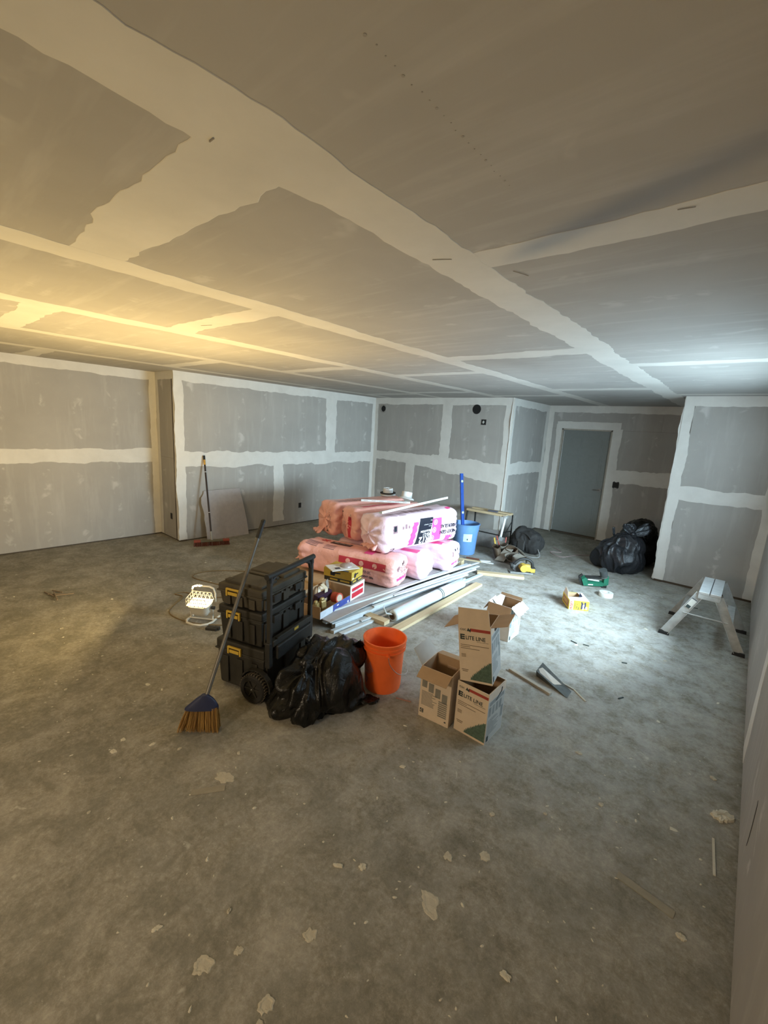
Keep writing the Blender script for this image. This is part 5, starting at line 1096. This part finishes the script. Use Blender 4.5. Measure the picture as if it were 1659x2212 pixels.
# ------------------------------------------------------------------ tray of mud tools and slivers near the cartons
PAN = mat('scuffed_steel_pan', (.15, .165, .165), .4, .6, var=.25, bmp=.2)
pn = root('mud_pan', (-1.01, 3.13, 0), radians(-24), 'dark steel trough-like mud pan tipped on its side on the floor, right of the cartons', 'mud pan')
p = MB(); A_ = [(0, 0, .0), (0, .05, .105), (.02, -.03, .062), (.30, .0, .0), (.27, .075, .018), (.0, .09, .0)]
vs = [p.bm.verts.new(q) for q in A_]
for f_2 in ((0, 2, 1), (0, 1, 5), (2, 3, 4), (1, 2, 4), (0, 3, 2), (1, 4, 5), (3, 5, 4), (0, 5, 3)): p.bm.faces.new([vs[k] for k in f_2])
p.build('pan', PAN, pn); MB().sheet([(.015, -.020, .066), (.03, .02, .085), (.20, .05, .036), (.17, .0, .030)], .002).build('dried_mud', MUD, pn)
def stick(a, b, w_, h_, m, lab, cat='stick', z=0, nm='wood_strip'):
    a, b = Vector((*a, 0)), Vector((*b, 0)); d = b - a; o = MB().box((0, 0, h_ / 2), (d.length, w_, h_), bev=min(w_, h_) * .15).build(nm, m); o.location = (a + b) / 2 + Vector((0, 0, z)); o.rotation_euler = (0, 0, math.atan2(d.y, d.x)); return tag(o, lab, cat)
stick((-1.195, 3.05), (-.835, 2.955), .030, .020, JAMB, 'grey-brown wooden stick on the floor, running from the cartons to the mud pan')
stick((-.950, 3.21), (-.735, 3.155), .016, .008, JAMB, 'thin curved lath behind the mud pan, longer half', nm='thin_lath'); stick((-.735, 3.155), (-.625, 3.065), .012, .006, mat('pale_straw', (.50, .44, .34), .7), 'thin pale lath end lying right of the mud pan', nm='thin_lath')
stick((-1.60, 2.12), (-1.50, 2.16), .008, .006, mat('reddish_string', (.35, .18, .13), .8), 'reddish string end beside the foot of the orange bucket', 'string', nm='string')
for i, (x, y, a, L_) in enumerate(((-5.10, .90, .2, .20), (-5.05, .95, .9, .16), (-5.0, .93, -.1, .24), (-5.12, .97, .45, .14), (-4.98, 1.0, 1.2, .15))):
    o = MB().box((0, 0, .006), (L_, .010, .010), bev=.002).build('wood_sliver', mat('brown_sliver', (.22, .17, .12), .8)); o.location = (x, y, .002 * i); o.rotation_euler = (0, 0, a); tag(o, 'brown wood sliver in the small heap on the floor far left', 'sliver', 'wood slivers heaped at far left')
for i, (x, y, a) in enumerate(((-1.62, 7.60, .5), (-1.50, 7.35, -.3))):
    o = MB().box((0, 0, .01), (.20 - .06 * i, .03, .02), bev=.003).build('offcut', JAMB if i else CANG); o.location = (x, y, 0); o.rotation_euler = (0, 0, a); tag(o, ('grey scrap on the floor in front of the door', 'pale small offcut on the floor left of the knotted bag')[i], 'offcut')
tag(MB().tube(spline([(-2.35, 7.25, .006), (-2.15, 7.05, .006), (-2.28, 6.9, .006), (-2.05, 6.75, .006), (-1.9, 7.1, .006), (-1.7, 7.3, .006)]), .006).build('cable', mat('pinkish_cable', (.36, .27, .26), .7), smooth='all'), 'thin cable snaking over the floor between the duffel bag and the door', 'cable')
# ------------------------------------------------------------------ plaster crumbs, splats and chips on the floor
CHIP = mat('plaster_chip', (.48, .44, .35), .9, var=.12, scale=30, bmp=.3); KRAFT = mat('dusty_strip', (.30, .27, .21), .9, var=.1); GYP = mat('gypsum_chunk', (.58, .545, .45), .9, bmp=.3)
def chip(x, y, r, h, seed, lab=None, grp=None, m=CHIP, el=1, a=0, ring=False, nm='plaster_chip'):
    rn = random.Random(seed); n = 30; p = MB(); pr = [.9 + .40 * noise.noise(Vector((cos(2 * pi * k / n) * 1.6 + seed * 3.1, sin(2 * pi * k / n) * 1.6, 0))) + .16 * noise.noise(Vector((cos(2 * pi * k / n) * 5 + seed, sin(2 * pi * k / n) * 5, 3))) + rn.uniform(-.05, .05) for k in range(n)]; R = rz3(a); rows = []
    prof = [(1, 0), (.93, .8), (.6, 1), (.05, .9)] if not ring else [(1, 0), (.92, .9), (.70, 1), (.55, .35), (.05, .3)]
    for s_, z in prof: rows.append([p.bm.verts.new(R @ Vector((r * el * pr[k] * s_ * cos(2 * pi * k / n), r * pr[k] * s_ * sin(2 * pi * k / n), z * h * rn.uniform(.8, 1.2)))) for k in range(n)])
    for A_, B_ in zip(rows, rows[1:]):
        for k in range(n): p.bm.faces.new((A_[k], A_[(k + 1) % n], B_[(k + 1) % n], B_[k]))
    p.bm.faces.new(rows[-1]); o = p.build(nm, m); o.location = (x, y, .0); return tag(o, lab, 'plaster', grp)
chip(-.885, .600, .030, .003, 1, 'largest round plaster splat on the floor, at the bottom of the picture', ring=True, nm='plaster_splat'); chip(-.86, .560, .014, .003, 2, 'small plaster blob touching the largest round splat', nm='plaster_splat')
chip(-1.125, .514, .032, .0025, 3, 'pitted plaster splat left of the largest one', ring=True, el=1.2, a=.7, nm='plaster_splat'); chip(-.932, .818, .026, .0025, 4, 'rough plaster splat up and right of the pitted one', ring=True, el=1.1, a=1, nm='plaster_splat'); chip(-1.076, .615, .016, .0025, 5, 'small plaster blob between the two pitted splats', nm='plaster_splat')
chip(-.964, 1.127, .017, .006, 6, 'cream plaster chip in the middle foreground', m=GYP); chip(-1.04, 1.06, .010, .006, 7, 'slender cream crumb left of the chip in the middle foreground', m=GYP, el=2.6, a=.6)
chip(-.726, 1.419, .022, .003, 8, 'pale oval splat, left one of the pair in the middle foreground', nm='plaster_splat'); chip(-.606, 1.535, .024, .003, 9, 'pale oval splat, right one of the pair in the middle foreground', nm='plaster_splat')
chip(.092, 1.774, .013, .006, 10, 'white gypsum crumb near the foot of the right wall, lower right', m=GYP, el=1.5); chip(.172, 2.565, .042, .016, 11, 'biggest gypsum chunk, lying against the right wall', m=GYP, el=1.3, a=.8, nm='gypsum_chunk')
chip(-.669, 1.206, .036, .002, 12, 'ragged plaster smear right of centre in the foreground', ring=True, el=1.6, a=-.6, nm='plaster_splat'); chip(-1.80, .965, .035, .003, 13, 'long pale plaster smear below the broom', el=1.7, a=.3, nm='plaster_splat')
stick((-1.83, .80), (-1.74, .93), .035, .003, KRAFT, 'dusty paper strip on the floor below the broom', 'paper', nm='paper_strip'); stick((-.150, 1.865), (.060, 1.845), .036, .003, KRAFT, 'dusty paper strip on the floor at lower right', 'paper', nm='paper_strip')
stick((.150, 2.38), (.168, 2.16), .010, .005, GYP, 'thin gypsum sliver parallel to the right wall', 'plaster', nm='gypsum_sliver')
rn = random.Random(77)
pos = [(-2.391, .632), (-2.158, .889), (-1.183, 1.674), (-.682, 1.75), (-.491, 1.942), (-2.056, .428), (-1.215, .658), (-2.45, .70), (-2.3, .80), (-1.9, 1.1), (-.3, 2.2), (-.35, 1.2), (.0, 2.3), (.12, 2.85), (-.2, 3.2), (-.5, 2.5), (-3.2, .6), (-3.5, .9), (-2.9, 1.0), (-3.0, 1.15), (-4.2, .8), (-4.6, 1.3), (-5.0, 1.8), (-.75, 3.5), (-.95, 3.9), (-.3, 4.2), (-.55, 4.8), (-.15, 6.35), (.05, 6.45), (-1.35, .45), (-.5, .85), (-.3, 1.0)]
for i, (x, y) in enumerate(pos): chip(x, y, rn.uniform(.007, .015), rn.uniform(.002, .006), 100 + i, 'small plaster chip scattered on the concrete floor', 'small plaster chips on the floor', GYP if rn.random() < .5 else CHIP, rn.uniform(1, 1.8), rn.uniform(0, 3))
bad = [(-2.6, -1.5, 1.2, 2.4), (-1.45, -.85, 2.0, 2.5), (-1.75, -1.35, 3.3, 3.8), (-1.45, -.95, 4.5, 5.1), (-1.45, -.95, 5.3, 6.0), (-4.4, -2.1, 2.1, 5.4), (-1.3, -.5, 2.8, 3.3), (-2.5, -2.0, .85, 1.3), (-.5, .2, 4.7, 5.6), (-2.3, -1.6, 4.8, 5.7), (-1.7, -.8, 6.4, 7.8), (-3.8, -3.4, 1.5, 1.95), (-2.75, -2.2, 1.3, 2.0)]
p = MB(); k = 0
while k < 420:
    u_ = rn.random(); x, y = (rn.uniform(-3.6, .15), rn.uniform(.3, 2.2)) if u_ < .55 else (rn.uniform(-1.7, .15), rn.uniform(2.2, 6.4)) if u_ < .85 else (rn.uniform(-6, -2.6), rn.uniform(.3, 2.6))
    if any(a < x < b and c < y < d for a, b, c, d in bad): continue
    r = rn.uniform(.0018, .0055) * (1.6 if rn.random() < .12 else 1); k += 1; an = rn.uniform(0, 3); el = rn.uniform(1, 2.2)
    vs = [p.bm.verts.new((x + r * rn.uniform(.7, 1.2) * (el * cos(q) * cos(an) - sin(q) * sin(an)), y + r * rn.uniform(.7, 1.2) * (el * cos(q) * sin(an) + sin(q) * cos(an)), .0005)) for q in [j * pi / 3 for j in range(6)]]; tp_ = p.bm.verts.new((x, y, r * .6 + .001))
    for j in range(6): p.bm.faces.new((vs[j], vs[(j + 1) % 6], tp_))
o = p.build('plaster_crumbs', GYP); tag(o, 'tiny plaster crumbs and grit scattered all over the concrete floor', 'crumbs', kind='stuff')
for i, (x, y, L_, a) in enumerate(((-.55, 3.88, .04, .5), (-.98, 3.94, .06, -.3), (-.88, 3.96, .05, .2), (-.45, 3.3, .05, 1.1), (-.25, 5.9, .06, .3), (.1, 6.0, .05, .9))):
    o = MB().box((0, 0, .004), (L_, .008, .006)).build('dark_sliver', INK); o.location = (x, y, 0); o.rotation_euler = (0, 0, a); tag(o, 'small dark sliver on the brightly lit floor', 'sliver', 'dark slivers on the lit floor')
